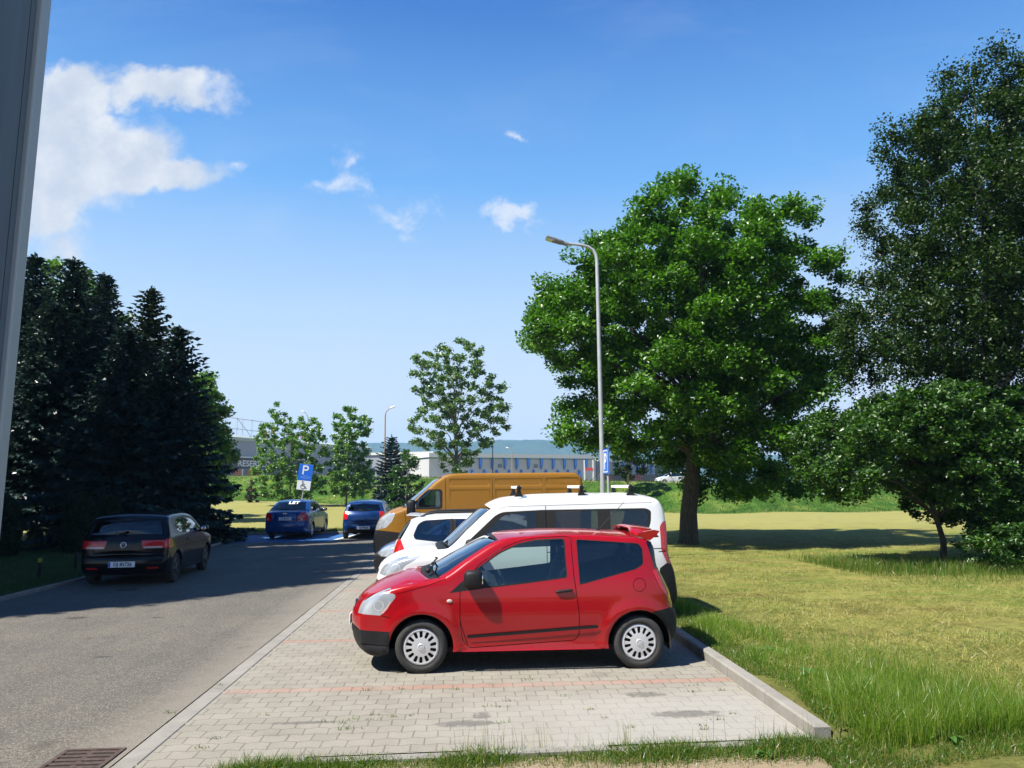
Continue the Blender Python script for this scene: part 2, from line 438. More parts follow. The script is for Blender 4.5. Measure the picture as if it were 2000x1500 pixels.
    def build(s, name, pm, loc, rz, label, cat, extra=None, xmid=None, group=None):
        pts_all = []; tri_all = []; tag_all = []; ins_all = []
        st = s.step; x0, z0 = s.topline.min(0); x1, z1 = s.topline.max(0)
        # ---- side
        gx, gz = np.meshgrid(np.arange(x0, x1, st), np.arange(.1, z1, st)); gx = gx+(np.arange(gx.shape[0]) % 2)[:, None]*st*.5
        G = np.stack([gx.ravel(), gz.ravel()], 1)
        G = G[inpoly(G, s.outline)]; G = G[seg_dist(G, s.topline) > s.roll[0]*1.05]
        t = np.gradient(s.topline, axis=0); t /= np.linalg.norm(t, axis=1, keepdims=True); nr = np.stack([t[:, 1], -t[:, 0]], 1)
        extra_p = [s.topline+nr*k*s.roll[0] for k in (.12, .3, .6, 1.0)]
        ex = np.concatenate(extra_p); ex = ex[inpoly(ex, s.outline)]
        ex = ex[seg_dist(ex, s.topline) > s.roll[0]*.1]
        sides = [i for i, r in enumerate(s.reg) if r['side'] is not None]
        loops = [(s.outline, True)]
        for i in sides:
            L = s.reg[i]['side']; D = []
            for a, b in zip(L, L[1:]+L[:1]):
                k = max(1, int(math.hypot(b[0]-a[0], b[1]-a[1])/st)); D += [(a[0]+(b[0]-a[0])*j/k, a[1]+(b[1]-a[1])*j/k) for j in range(k)]
            loops.append((D, True))
        for (a0, a1, b0, b1, dp, e) in s.dents:
            for q in (0, .5, 1.0): loops.append(([(a0+e*q, b0+e*q), (a1-e*q, b0+e*q), (a1-e*q, b1-e*q), (a0+e*q, b1-e*q)], True))
        P, T = s.cdt(np.concatenate([G, ex]), loops)
        C = P[T].mean(1); T = T[inpoly(C, s.outline)]; C = P[T].mean(1)
        rg = np.full(len(T), -1)
        for i in sides: rg[inpoly(C, s.reg[i]['side'])] = i
        w = s.W(P[:, 0], P[:, 1])
        for sg in (-1, 1):
            o = sum(len(p) for p in pts_all)
            pts_all.append(np.stack([P[:, 0], sg*w, P[:, 1]], 1)); TT = T.copy()
            a = P[TT]; ar = (a[:, 1, 0]-a[:, 0, 0])*(a[:, 2, 1]-a[:, 0, 1])-(a[:, 1, 1]-a[:, 0, 1])*(a[:, 2, 0]-a[:, 0, 0])
            flip = (ar < 0) if sg < 0 else (ar > 0)
            TT[flip] = TT[flip][:, ::-1]
            tri_all.append(TT+o); tag_all += [(int(r), sg) for r in rg]
        # ---- strip
        Wc = s.W(s.cont[:, 0], s.cont[:, 1]); V8 = .8
        sg_, vg = np.meshgrid(np.arange(st*.5, s.S[-1], st), np.linspace(-V8+.05, V8-.05, int(1.5/st)))
        G = np.stack([sg_.ravel(), vg.ravel()], 1)
        edge = [(x, V8) for x in s.S]+[(x, -V8) for x in s.S[::-1]]
        st_i = [i for i, r in enumerate(s.reg) if r['strip'] is not None]
        loops = [(edge, True)]; polys = {}
        for i in st_i:
            r = s.reg[i]
            pl = [r['stripuv']] if 'stripuv' in r else [s.edgeuv(r['strip'])]
            if r['sided'] and 'stripuv' not in r: pl.append([(a, -b) for a, b in pl[0]])
            polys[i] = pl
            for q in pl: loops.append((q, True))
        P, T = s.cdt(G, loops); C = P[T].mean(1)
        ok = (np.abs(C[:, 1]) < V8) & (C[:, 0] > 0) & (C[:, 0] < s.S[-1]); T = T[ok]; C = C[ok]
        rg = np.full(len(T), -1)
        for i in st_i:
            for q in polys[i]: rg[inpoly(C, q)] = i
        u = np.interp(P[:, 0], s.S, s.U); ce = s.ctrl_at(u); tt = np.clip(P[:, 1]/V8, -1, 1)
        wv = s.W(ce[:, 0], ce[:, 1]); k = 1-np.abs(tt)**2.5
        o = sum(len(p) for p in pts_all)
        pts_all.append(np.stack([ce[:, 0]+ce[:, 2]*k, tt*wv, ce[:, 1]+ce[:, 3]*k], 1))
        a = P[T]; ar = (a[:, 1, 0]-a[:, 0, 0])*(a[:, 2, 1]-a[:, 0, 1])-(a[:, 1, 1]-a[:, 0, 1])*(a[:, 2, 0]-a[:, 0, 0])
        T = T.copy(); fl = ar < 0; T[fl] = T[fl][:, ::-1]
        tri_all.append(T+o); tag_all += [(int(r), (-1 if c[1] < 0 else 1)) for r, c in zip(rg, C)]
        # ---- weld, shared normals
        PT = np.concatenate(pts_all); TR = np.concatenate(tri_all)
        key = np.round(PT/.0025).astype(np.int64); _, inv = np.unique(key, axis=0, return_inverse=True); inv = inv.ravel()
        q = PT[TR]; fn = np.cross(q[:, 1]-q[:, 0], q[:, 2]-q[:, 0])
        acc = np.zeros((inv.max()+1, 3))
        for j in range(3): np.add.at(acc, inv[TR[:, j]], fn)
        acc /= np.linalg.norm(acc, axis=1, keepdims=True)+1e-12; VN = acc[inv]
        # ---- split into parts
        xm = (x0+x1)/2 if xmid is None else xmid
        root = empty(name, loc, rz); tag(root, label, cat, group); s.root = root; s.xm = xm
        groups = {}
        for f, (r, sg) in enumerate(tag_all):
            if r < 0: k = ('body', 0)
            else:
                R = s.reg[r]; k = (R['part'], sg if R['sided'] else 0)
            groups.setdefault(k, []).append((f, r))
        s.parts = {}
        for k, L in groups.items():
            fi = np.array([f for f, r in L]); rr = np.array([r for f, r in L])
            mats = []; mi = []
            for r in rr:
                mm = pm if (r < 0 or s.reg[r]['mat'] == 'paint') else M[s.reg[r]['mat']]
                if mm not in mats: mats.append(mm)
                mi.append(mats.index(mm))
            ins = np.array([0 if r < 0 else s.reg[r]['inset'] for r in rr])
            ku = TR[fi]*1000+np.round(ins*500).astype(int)[:, None]      # vertices split where the depth changes
            uk, idx, iv = np.unique(ku, return_index=True, return_inverse=True)
            vi = TR[fi].ravel()[idx]; vin = np.repeat(ins, 3)[idx]
            co = PT[vi]-VN[vi]*vin[:, None]; co[:, 0] -= xm
            me = bpy.data.meshes.new(k[0]); faces = iv.reshape(-1, 3)
            me.from_pydata(co.tolist(), [], faces.tolist()); me.polygons.foreach_set('material_index', mi); me.shade_smooth()
            me.normals_split_custom_set_from_vertices(VN[vi].tolist())
            s.parts[k] = link(k[0], me, mats, root)
        s._under()
        return root
    def _under(s):
        m = MB(); x0, x1 = s.topline[:, 0].min(), s.topline[:, 0].max(); w = s.W0-.06
        c = s.cont; xa, xb = x0+.18, x1-.12
        m.box(xa-s.xm, xb-s.xm, -w+.06, w-.06, s.zb+.02, s.zb+.05, 0)
        for wx in s.wheels:                       # wheel-house liners
            for sg in (-1, 1):
                n = 18; R = s.Ra+.012; vs = []; yo = s.W0-.03
                for k in range(n+1):
                    a = -.25+(math.pi+.5)*k/n
                    vs += [(wx-s.xm+R*math.cos(a), sg*yo, s.wr+R*math.sin(a)), (wx-s.xm+R*math.cos(a), sg*(yo-.33), s.wr+R*math.sin(a))]
                m.add(vs, [(2*k, 2*k+2, 2*k+3, 2*k+1) for k in range(n)], 0)
                m.add(vs[1::2], [tuple(range(n+1))], 0)
        m.build('underbody', M['dark'], s.root)
    # ---- things fixed on the body
    def wheel(s, holes, face='silver', rim=.66, emblem=False, y=None, w=.175, dish=.02):
        r = s.wr; rr = r*rim; me_t = me_r = None
        for wx in s.wheels:
            for sg in (-1, 1):
                yo = (s.W0-.012 if y is None else y)
                if me_t is None:
                    m = MB(); b = .018
                    m.lathe_y([(rr, -.015), (rr+.006, -.002), (r-.05, .004), (r-.02, -.004), (r-.004, -b-.006), (r, -.045), (r, -w+.045), (r-.02, -w+.01), (rr, -w)], 48)
                    for k in range(2): m.lathe_y([(r+.0005, -.07-.045*k), (r-.006, -.072-.045*k), (r-.006, -.078-.045*k), (r+.0005, -.08-.045*k)], 48)
                    t = m.build('wheel', M['rubber'], s.root); me_t = t.data
                    # cover with openings
                    loops = [(circle((0, 0), rr, 48), True), (circle((0, 0), rr*.9, 48), True), (circle((0, 0), rr*.24, 24), True)]
                    hs = []
                    for k in range(holes['n']):
                        a0 = 2*math.pi*(k+.5)/holes['n']
                        for off, r0, r1, w0, w1 in holes['slots']:
                            a = a0+off; ca, sa = math.cos(a), math.sin(a)
                            q = rnd([(r0*rr, -w0*rr), (r1*rr, -w1*rr), (r1*rr, w1*rr), (r0*rr, w0*rr)], .012, 2)
                            hs.append([(x*ca-y_*sa, x*sa+y_*ca) for x, y_ in q])
                    loops += [(h, True) for h in hs]
                    gp = [(q*math.cos(a), q*math.sin(a)) for q in np.linspace(.1, .85, 5)*rr for a in np.linspace(0, 2*math.pi, 28, endpoint=False)]
                    P, T = s.cdt(np.array(gp), loops); C = P[T].mean(1)
                    keep = np.linalg.norm(C, axis=1) < rr
                    for h in hs: keep &= ~inpoly(C, h)
                    T = T[keep]; q = np.hypot(P[:, 0], P[:, 1])/rr
                    yy = .006-dish*(q**2)*1.0+.012*np.exp(-((q-.93)/.06)**2)-.012*np.clip((q-.96)/.04, 0, 1)
                    vs = [(p[0], y_, p[1]) for p, y_ in zip(P, yy)]
                    m = MB(); o = len(vs); m.add(vs, [tuple(x) for x in T], 0, True)
                    m.add([(a, b_-.016, c) for a, b_, c in vs], [tuple(x)[::-1] for x in T], 0, True)
                    hw = set()
                    ed = {}
                    for f in T:
                        for i in range(3):
                            e = tuple(sorted((int(f[i]), int(f[(i+1) % 3])))); ed[e] = ed.get(e, 0)+1
                    m.add(vs+[(a, b_-.016, c) for a, b_, c in vs], [(a, b_, b_+o, a+o) for (a, b_), n_ in ed.items() if n_ == 1], 0)
                    m.lathe_y([(.001, .012), (rr*.12, .011), (rr*.2, .006), (rr*.22, 0)], 24, 0)
                    m.lathe_y([(.001, -.045), (rr*1.01, -.04)], 32, 1)
                    if emblem: m.lathe_y([(rr*.13, .0125), (rr*.15, .0145), (rr*.17, .0125)], 24, 0)
                    me_r = (m, [M[face], M['dark']])
                    rm = m.build('rim', me_r[1], t); me_r = rm.data; first = t; fr = rm
                    o_, ro = t, rm
                else:
                    o_ = first.copy(); COL.objects.link(o_); o_.parent = s.root
                    ro = fr.copy(); COL.objects.link(ro); ro.parent = o_
                o_.location = (wx-s.xm, sg*yo, r); o_.rotation_euler = (0, 0, 0 if sg > 0 else math.pi)
    def mirror(s, x, z, size=(.10, .11, .085), mt='black', out=.08, drop=0.):
        for sg in (-1, 1):
            y = sg*(float(s.W(np.array([x]), np.array([z]))[0]))
            m = MB(); m.blob((x-s.xm, y+sg*(out+size[1]*.6), z+.03+drop), size, (.55, .7), 10, 16)
            m.tube([(x-s.xm, y-sg*.02, z-.03), (x-s.xm, y+sg*(out), z-.005+drop)], .026, 8)
            o = m.build('mirror', [M[mt] if mt in M else mt], s.root)
            g = MB(); g.blob((x-s.xm+size[0]*.9, y+sg*(out+size[1]*.6), z+.03+drop), (.012, size[1]*.62, size[2]*.6), (.4, .5), 8, 14)
            g.build('mirror_glass', [M['chrome']], o)
    def handle(s, x, z, mt, slope=.1, l=.1, both=True):
        for sg in (-1, 1):
            y = float(s.W(np.array([x]), np.array([z]))[0]); m = MB(); m.blob((0, 0, 0), (l, .022, .015), (.6, .6), 8, 14, M=Matrix.Rotation(-math.atan(slope), 3, 'Y'))
            par = s.parts.get(('door', sg)) or s.root
            o = m.build('handle', [mt], par); o.location = (x-s.xm, sg*(y+.014), z)
    def plate(s, x, z, txt, nx=1, w=.52, h=.114, tilt=0.):
        """nx = 1: on the rear (facing +x); -1: on the front"""
        R = Matrix.Translation((x-s.xm, 0, z)) @ Matrix.Rotation(tilt*nx, 4, 'Y')
        m = MB(); m.M = R; e = .006
        m.box(-e if nx > 0 else -e, e, -w/2, w/2, -h/2, h/2, 0, .004)
        yb = (-w/2, -w/2+.045) if nx > 0 else (w/2-.045, w/2)
        m.box(e*nx, e*nx+nx*.0015, yb[0]+.004, yb[1], -h/2+.006, h/2-.006, 1)
        p = m.build('number_plate', [M['plate'], M['blue_band']], s.root)
        if txt:
            c = R @ Matrix.Translation((nx*(e+.001), .022*nx, 0)); f = frame((0, 0, 0), (0, nx, 0), (0, 0, 1))
            text_mesh('plate_number', txt, .1, M['gap'], p, c @ f, .001, bold=.0025, sx=.95*min(1, 8/len(txt)))
    def seats(s, front, back, z=.42, floor=True, wide=.36):
        rows = ([(front, -.36), (front, .36)] if front else [])+([(back, -.36), (back, .36)] if back else [])
        for x, y in rows:
            m = MB(); rot = Matrix.Rotation(math.radians(14), 3, 'Y')
            m.blob((x-s.xm-.2, y, z), (.26, .25, .09), (.5, .5), 8, 14)
            m.blob((x-s.xm+.1, y, z+.33), (.075, .24, .34), (.5, .5), 10, 14, M=rot)
            m.blob((x-s.xm+.2, y, z+.72), (.045, .13, .09), (.6, .6), 8, 12, M=rot)
            m.build('seat', [M['seat']], s.root)
        if front:
            m = MB(); w = s.W0-.16
            m.prism([(front-1.0-s.xm, .5), (front-.62-s.xm, .5), (front-.62-s.xm, .86), (front-.72-s.xm, .92), (front-1.05-s.xm, .9)], 'y', -w, w)
            m.build('dashboard', [M['trim']], s.root)
            m = MB(); c = Vector((front-.52-s.xm, -.36 if s.lhd > 0 else .36, .86)); n = 24; R = Matrix.Rotation(math.radians(62), 3, 'Y')
            pts = [c+R @ Vector((.185*math.cos(2*math.pi*k/n), .185*math.sin(2*math.pi*k/n), 0)) for k in range(n+1)]
            m.tube(pts, .016, 6, cap=False)
            for a in (0, 2.2, -2.2): m.tube([c, c+R @ Vector((.18*math.cos(a), .18*math.sin(a), 0))], .014, 6)
            m.tube([c, c+Vector((-.2, 0, -.1))], .03, 6)
            m.build('steering_wheel', [M['trim']], s.root)
    lhd = 1

# ------------------------------------------------------------------ the red hatchback in front
RED = paint('red_paint', (.30, .0018, .0055), .27, .1, .01, .6)
WHITE = paint('white_paint', (.68, .68, .67), .3, 0, .02)
WHITE2 = paint('pearl_white_paint', (.62, .63, .65), .28, .05, .02)
BLUE = paint('bright_blue_paint', (.005, .042, .17), .3, .2)
BLUE2 = paint('deep_blue_paint', (.005, .032, .13), .3, .2)
NAVY = paint('navy_paint', (.012, .03, .14), .3, .3)
BLACK = paint('black_paint', (.0018, .0022, .004), .2, .0, .0, .18)
YELLOW = paint('ochre_yellow_paint', (.24, .105, .003), .5, 0, .04, .25)
SLOT14 = dict(n=7, slots=[(-.215, .50, .84, .075, .095), (.215, .50, .84, .075, .095)])
SPOKE5 = dict(n=5, slots=[(0, .32, .84, .13, .40)])
SPOKE9 = dict(n=9, slots=[(0, .38, .84, .07, .20)])

def red_car():
    c = Car([(-.93, .17, -.10, 0), (-1.05, .20, -.13, 0), (-1.115, .30, -.15, 0), (-1.135, .44, -.16, 0), (-1.14, .58, -.15, 0), (-1.10, .69, -.15, 0), (-1.03, .775, -.15, 0),
             (-.86, .865, -.13, .035), (-.62, .925, -.10, .075), (-.26, .985, -.17, .075),
             (.08, 1.20, -.14, .05), (.42, 1.385, -.10, .035), (.78, 1.425, -.02, .035), (1.25, 1.43, 0, .035), (1.70, 1.408, 0, .035), (2.03, 1.372, .02, .03),
             (2.10, 1.345, .05, .02), (2.155, 1.05, .10, 0), (2.25, .80, .13, 0), (2.29, .645, .13, 0), (2.345, .56, .10, 0), (2.36, .46, .10, 0), (2.345, .34, .09, 0), (2.24, .24, .06, 0)],
            [(.15, .775), (.24, .812), (.30, .80), (.45, .815), (.62, .826), (.80, .82), (.93, .80), (1.05, .765), (1.40, .655), (1.5, .62)],
            (-.55, .60, .14), (1.75, .62, .13), (-.461, 1.907), .281, .345, .225, .825, step=.045, flare=.022, roll=(.07, .028))
    c.lhd = 1
    B = [(-.80, .0), (-.80, .445), (-1.4, .455), (-1.4, 0)]
    c.add('bumper', 'black', B, [(-.1, -1.01), (3.05, -1.01), (3.05, 1.01), (-.1, 1.01)])
    c.add('rear_bumper', 'black', [(2.06, .605), (2.5, .66), (2.5, 0), (1.9, 0), (2.2, .3)], [(19.3, -1.01), (24, -1.01), (24, 1.01), (19.3, 1.01)])
    win1 = rnd([(.147, 1.082), (.40, 1.245), (.613, 1.335), (.80, 1.372), (1.108, 1.384), (1.117, .992), (.70, .945), (.275, .901)], .03)
    tri = rnd([(-.165, .838), (.145, 1.10), (.29, .893)], .025)
    win2 = rnd([(1.262, 1.378), (1.95, 1.325), (1.992, 1.27), (1.985, 1.11), (1.90, 1.065), (1.272, .912)], .022)
    door = [(-.046, .86), (.02, .955), (.16, 1.13), (.40, 1.29), (.62, 1.375), (.80, 1.405), (1.14, 1.418), (1.195, 1.40), (1.205, 1.0), (1.25, .60), (1.25, .38), (1.20, .318), (.05, .262), (-.0, .40), (-.046, .55)]
    c.add('door', 'paint', rnd(door, .04), sided=True)
    for q in stroke(rnd(door, .04), .008, True): c.reg.append(dict(part='body', mat='gap', side=q, strip=None, inset=.006, sided=False))
    seal = rnd([(.125, 1.085), (.39, 1.262), (.608, 1.352), (.80, 1.389), (1.124, 1.401), (1.133, .978), (.70, .928), (.26, .885)], .03)
    c.add('body', 'black', tri); c.add('body', 'black', seal)
    c.add('window', 'glass', win1, inset=.008, sided=True)
    c.add('body', 'black', rnd([(1.254, 1.386), (1.955, 1.333), (2.002, 1.275), (1.995, 1.105), (1.905, 1.055), (1.264, .90)], .022))
    c.add('window', 'glass_dark', win2, inset=.006, sided=True)
    c.add('moulding', 'black', rnd([(.034, .365), (1.46, .448), (1.452, .478), (.034, .395)], .012), inset=-.016, sided=True)
    c.add('headlight', 'lamp', rnd([(-1.2, .628), (-1.09, .62), (-.90, .612), (-.86, .66), (-.74, .80), (-.745, .835), (-.79, .848), (-.9, .87), (-1.2, .80)], .02),
          [(4.35, .90), (6.7, .80), (7.3, .93), (7.3, 1.01), (4.35, 1.01)], sided=True, inset=.001)
    for rr_, mm_ in ((.060, 'steel'), (.044, 'lamp')): c.add('headlight', mm_, circle((-.925, .715), rr_), sided=True, inset=.002)
    c.add('headlight', 'tail_pale', rnd([(-.90, .64), (-.84, .70), (-.80, .76), (-.785, .755), (-.83, .68), (-.875, .632)], .01), sided=True, inset=.001)
    c.line([(-1.3, .305), (-.79, .295)], .012)
    c.add('tail_light', 'tail', rnd([(2.09, 1.045), (2.30, 1.045), (2.45, .70), (2.262, .735), (2.165, .86)], .02), [(17.0, .80), (18.5, .74), (18.5, 1.01), (17.0, 1.01)], sided=True, inset=-.004)
    c.add('tailgate_glass', 'glass_dark', [(2.055, 1.35), (2.125, 1.06), (2.3, 1.045), (2.2, 1.36)], [(16.15, -1.01), (17.0, -1.01), (17.0, 1.01), (16.15, 1.01)], inset=.003)
    c.add('fuel_flap', 'paint', circle((1.93, .892), .07), sided=True)
    for q in stroke(circle((1.93, .892), .07), .006, True): c.reg.append(dict(part='body', mat='gap', side=q, strip=None, inset=.004, sided=False))
    c.line([(-.735, .838), (-.45, .905), (-.20, .985)], .007); c.line([(-.90, .612), (-.79, .590)], .007)
    c.line([(-.046, .55), (-.02, .36), (.045, .262)], .006)
    c.add('hood', 'paint', None, [(5.7, -.86), (7, -.93), (8.75, -.93), (8.75, .93), (7, .93), (5.7, .86)])
    c.tline([(5.7, -.86), (7, -.93), (8.7, -.93)], .01); c.tline([(5.7, .86), (7, .93), (8.7, .93)], .01)
    c.add('body', 'black', None, [(8.72, -.9), (9.04, -.97), (9.04, .97), (8.72, .9)], inset=.004)
    c.add('body', 'black', None, [(9.02, -.93), (10.95, -.925), (10.95, .925), (9.02, .93)])
    c.add('windscreen', 'glass_mid', None, [(9.06, -.90), (10.9, -.895), (10.9, .895), (9.06, .90)], inset=.004)
    c.add('grille', 'black', None, [(4.3, -.5), (5.3, -.62), (5.3, .62), (4.3, .5)], inset=.006)
    c.add('grille', 'black', None, [(1.5, -.6), (2.6, -.6), (2.6, .6), (1.5, .6)], inset=.02)
    r = c.build('parked_car', RED, (.6, 8.57+.815, 0), 0, 'shiny red three-door hatchback with roof spoiler, nearest of the parked cars', 'car')
    xm = c.xm; r.location.x = xm
    c.wheel(SLOT14, 'silver', .70, True, y=.815)
    c.mirror(.10, .985, (.105, .085, .095), 'black', .035, -.025)
    c.handle(1.09, .843, M['black'], .1, .098)
    for sg in (-1, 1):
        m = MB(); m.blob((0, 0, 0), (.032, .012, .02), (1, 1), 8, 14)
        o = m.build('side_indicator', M['tail_pale'], r); o.location = (-.158-xm, sg*(c.W([-.158], [.756])[0]), .756)
    # roof spoiler: blade on two feet at the rear end of the roof
    m = MB(); w = .60; prof = []
    ys = np.linspace(-w, w, 15); vs = []; fs = []
    n = 8
    for y in ys:
        k = abs(y)/w; up = .075*(1-k**5); bk = .05*(1-k**2)
        ring = [(1.88, 1.412, 0), (1.93, 1.428, 0), (2.05, 1.418, 0), (2.15, 1.408, 0), (2.155, 1.392, 0), (2.06, 1.388, 0), (1.95, 1.398, 0), (1.89, 1.40, 0)]
        vs += [(x+bk-xm+(.06 if k > .9 else 0), y, z+up*(1 if k < .95 else .55)) for x, z, _ in ring]
    for i in range(len(ys)-1): fs += [(i*n+j, i*n+(j+1) % n, (i+1)*n+(j+1) % n, (i+1)*n+j) for j in range(n)]
    m.add(vs, fs, 0, True); m.add(vs[:n], [tuple(range(n))]); m.add(vs[-n:], [tuple(range(n))])
    for sg in (-1, 1):
        m.prism([(2.0-xm, 1.40), (2.06-xm, 1.366), (2.11-xm, 1.358), (2.19-xm, 1.42), (2.225-xm, 1.462), (2.16-xm, 1.476), (2.07-xm, 1.462), (1.97-xm, 1.44)], 'y', sg*.59-.02, sg*.59+.03)
    m.build('spoiler', RED, r)
    m = MB(); m.tube([(1.62-xm, 0, 1.445), (1.95-xm, 0, 1.78)], [.006, .003], 5); m.blob((1.6-xm, 0, 1.445), (.05, .03, .025)); m.build('aerial', M['black'], r)
    m = MB()
    for y0, y1 in ((-.62, .02), (-.02, .58)): m.tube([(-.40-xm, y0, 1.065), (-.33-xm, (y0+y1)/2, 1.115), (-.36-xm, y1, 1.10)], .011, 6)
    m.blob((-.40-xm, -.60, 1.06), (.03, .03, .03)); m.build('wiper', M['black'], r)
    c.seats(1.0, 1.75)
    m = MB(); m.blob((-1.262-xm, 0, .66), (.012, .09, .035)); m.build('emblem', M['chrome'], r)
    c.plate(-1.30, .50, '', -1)
    m = MB(); m.box(2.0-xm, 2.03-xm, -.78, -.6, .12, .27); m.build('mud_flap', M['black'], r)
    m = MB(); m.tube([(1.9-xm, .45, .22), (2.28-xm, .45, .22)], .025, 8); m.build('exhaust', M['steel'], r)
    return c
CAR_RED = red_car()

# ------------------------------------------------------------------ white high-roofed van beside it (x measured from its nose)
def white_van():
    c = Car([(.22, .18, -.1, 0), (.08, .24, -.12, 0), (.03, .38, -.13, 0), (.03, .60, -.13, 0), (.05, .74, -.13, 0), (.12, .88, -.14, .01), (.27, .965, -.13, .03), (.55, 1.03, -.10, .05), (.99, 1.11, -.16, .06),
             (1.29, 1.385, -.13, .05), (1.59, 1.645, -.11, .05), (1.72, 1.735, -.06, .05), (2.05, 1.795, 0, .05), (2.6, 1.825, 0, .045), (3.3, 1.825, 0, .045), (3.85, 1.80, 0, .045),
             (4.00, 1.765, .02, .03), (4.065, 1.66, .03, .01), (4.095, 1.41, .04, 0), (4.12, .92, .05, 0), (4.17, .80, .05, 0), (4.205, .60, .05, 0), (4.205, .36, .05, 0), (4.12, .27, .04, 0)],
            [(.15, .84), (.3, .885), (.6, .905), (.95, .905), (1.15, .89), (1.65, .80), (1.85, .765)],
            (.6, .62, .15), (3.7, .5, .06), (.88, 3.55), .31, .375, .26, .90, step=.065, roll=(.10, .045))
    c.lhd = 1
    c.add('bumper', 'black', [(.6, 0), (.52, .60), (-.2, .70), (-.2, 0)], [(-.1, -1.01), (3.5, -1.01), (3.5, 1.01), (-.1, 1.01)])
    c.add('rear_bumper', 'black', [(3.9, .5), (3.96, .82), (4.02, .86), (4.085, .90), (4.4, .9), (4.4, 0), (3.9, 0)], [(19.1, -1.01), (24, -1.01), (24, 1.01), (19.1, 1.01)])
    band = rnd([(1.14, 1.12), (1.64, 1.575), (1.74, 1.62), (2.3, 1.645), (3.80, 1.655), (3.88, 1.62), (3.865, 1.46), (3.78, 1.25), (3.7, 1.18), (1.25, 1.11)], .05)
    c.add('body', 'gap', band)
    for q in ([(1.33, 1.18), (1.72, 1.54), (1.80, 1.59), (2.22, 1.618), (2.22, 1.18)], [(2.50, 1.20), (2.50, 1.625), (3.10, 1.63), (3.10, 1.20)], [(3.28, 1.21), (3.28, 1.63), (3.80, 1.63), (3.835, 1.58), (3.82, 1.45), (3.72, 1.22)]):
        c.add('window', 'glass_tint', rnd(q, .03), inset=.004, sided=True)
    c.add('headlight', 'lamp', rnd([(.0, .76), (.10, .90), (.34, 1.02), (.62, 1.05), (.55, .99), (.38, .90), (.30, .78)], .03), [(4.2, .80), (6.6, .86), (6.6, 1.01), (4.2, 1.01)], sided=True)
    for rr_, mm_ in ((.070, 'steel'), (.055, 'lamp')): c.add('headlight', mm_, circle((.25, .865), rr_), sided=True, inset=.002)
    c.add('tail_light', 'tail', rnd([(3.99, 1.40), (4.05, 1.47), (4.2, 1.47), (4.2, .86), (4.07, .88), (3.99, 1.06)], .04), [(17.9, .82), (19.05, .82), (19.05, 1.01), (17.9, 1.01)], sided=True, inset=-.004)
    c.line([(2.36, 1.7), (2.36, .35)], .01); c.line([(1.0, 1.13), (1.05, .5)], .008); c.line([(2.36, 1.06), (4.0, 1.09)], .012); c.line([(3.2, 1.15), (3.2, .4)], .008)
    c.line([(1.62, 1.64), (1.8, 1.695), (3.9, 1.735)], .006)
    c.line([(3.95, 1.045), (4.07, 1.05)], .014)
    c.tline([(6.1, .9), (8.0, .9)], .012); c.tline([(6.1, -.9), (8.0, -.9)], .012)
    c.add('body', 'black', None, [(7.75, -.8), (8.05, -.95), (8.05, .95), (7.75, .8)], inset=.004)
    c.add('body', 'black', None, [(8.02, -.93), (10.1, -.92), (10.1, .92), (8.02, .93)])
    c.add('windscreen', 'glass_mid', None, [(8.08, -.9), (10.0, -.88), (10.0, .88), (8.08, .9)], inset=.004)
    c.add('grille', 'black', None, [(3.6, -.6), (4.5, -.62), (4.5, .62), (3.6, .6)], inset=.01)
    c.add('tailgate_glass', 'glass_dark', None, [(17.05, -.8), (18.3, -.8), (18.3, .8), (17.05, .8)], inset=.004)
    y0 = 10.93
    r = c.build('parked_van', WHITE, (0, y0+.90, 0), 0, 'tall white passenger van with three roof bars, right behind the red hatchback', 'van')
    r.location.x = c.xm-1.2; xm = c.xm
    c.wheel(SPOKE9, 'silver', .64, y=.885)
    c.mirror(1.30, 1.11, (.085, .085, .10), 'black', .05, .02)
    for x in (1.99, 2.90, 3.62):
        m = MB(); w = .66
        bar = m.box(x-.035-xm, x+.035-xm, -w, w, 1.945, 1.985, 0, .008)
        o = m.build('roof_bar', M['white'], r); o.name = 'roof_bar'
        for sg in (-1, 1):
            f = MB(); f.prism([(-.065, 0), (.065, 0), (.04, .04), (.022, .10), (-.022, .10), (-.04, .04)], 'y', -.03, .03)
            f.blob((0, sg*.035, .128), (.036, .012, .036))
            q = f.build('bar_foot', M['black'], o); q.location = (x-xm, sg*.63, 1.83)
    m = MB(); m.tube([(2.95-xm, 0, 1.86), (3.3-xm, 0, 2.2)], .004, 5); m.build('aerial', M['black'], r)
    m = MB(); m.tube([(.92-xm, -.6, 1.185), (1.05-xm, -.2, 1.265), (1.03-xm, .1, 1.255)], .012, 6); m.tube([(.92-xm, .1, 1.19), (1.05-xm, .5, 1.25)], .012, 6); m.build('wiper', M['black'], r)
    c.seats(1.95, 2.9, .55)
    c.plate(-.11, .45, '', -1)
    return c
CAR_VAN = white_van()

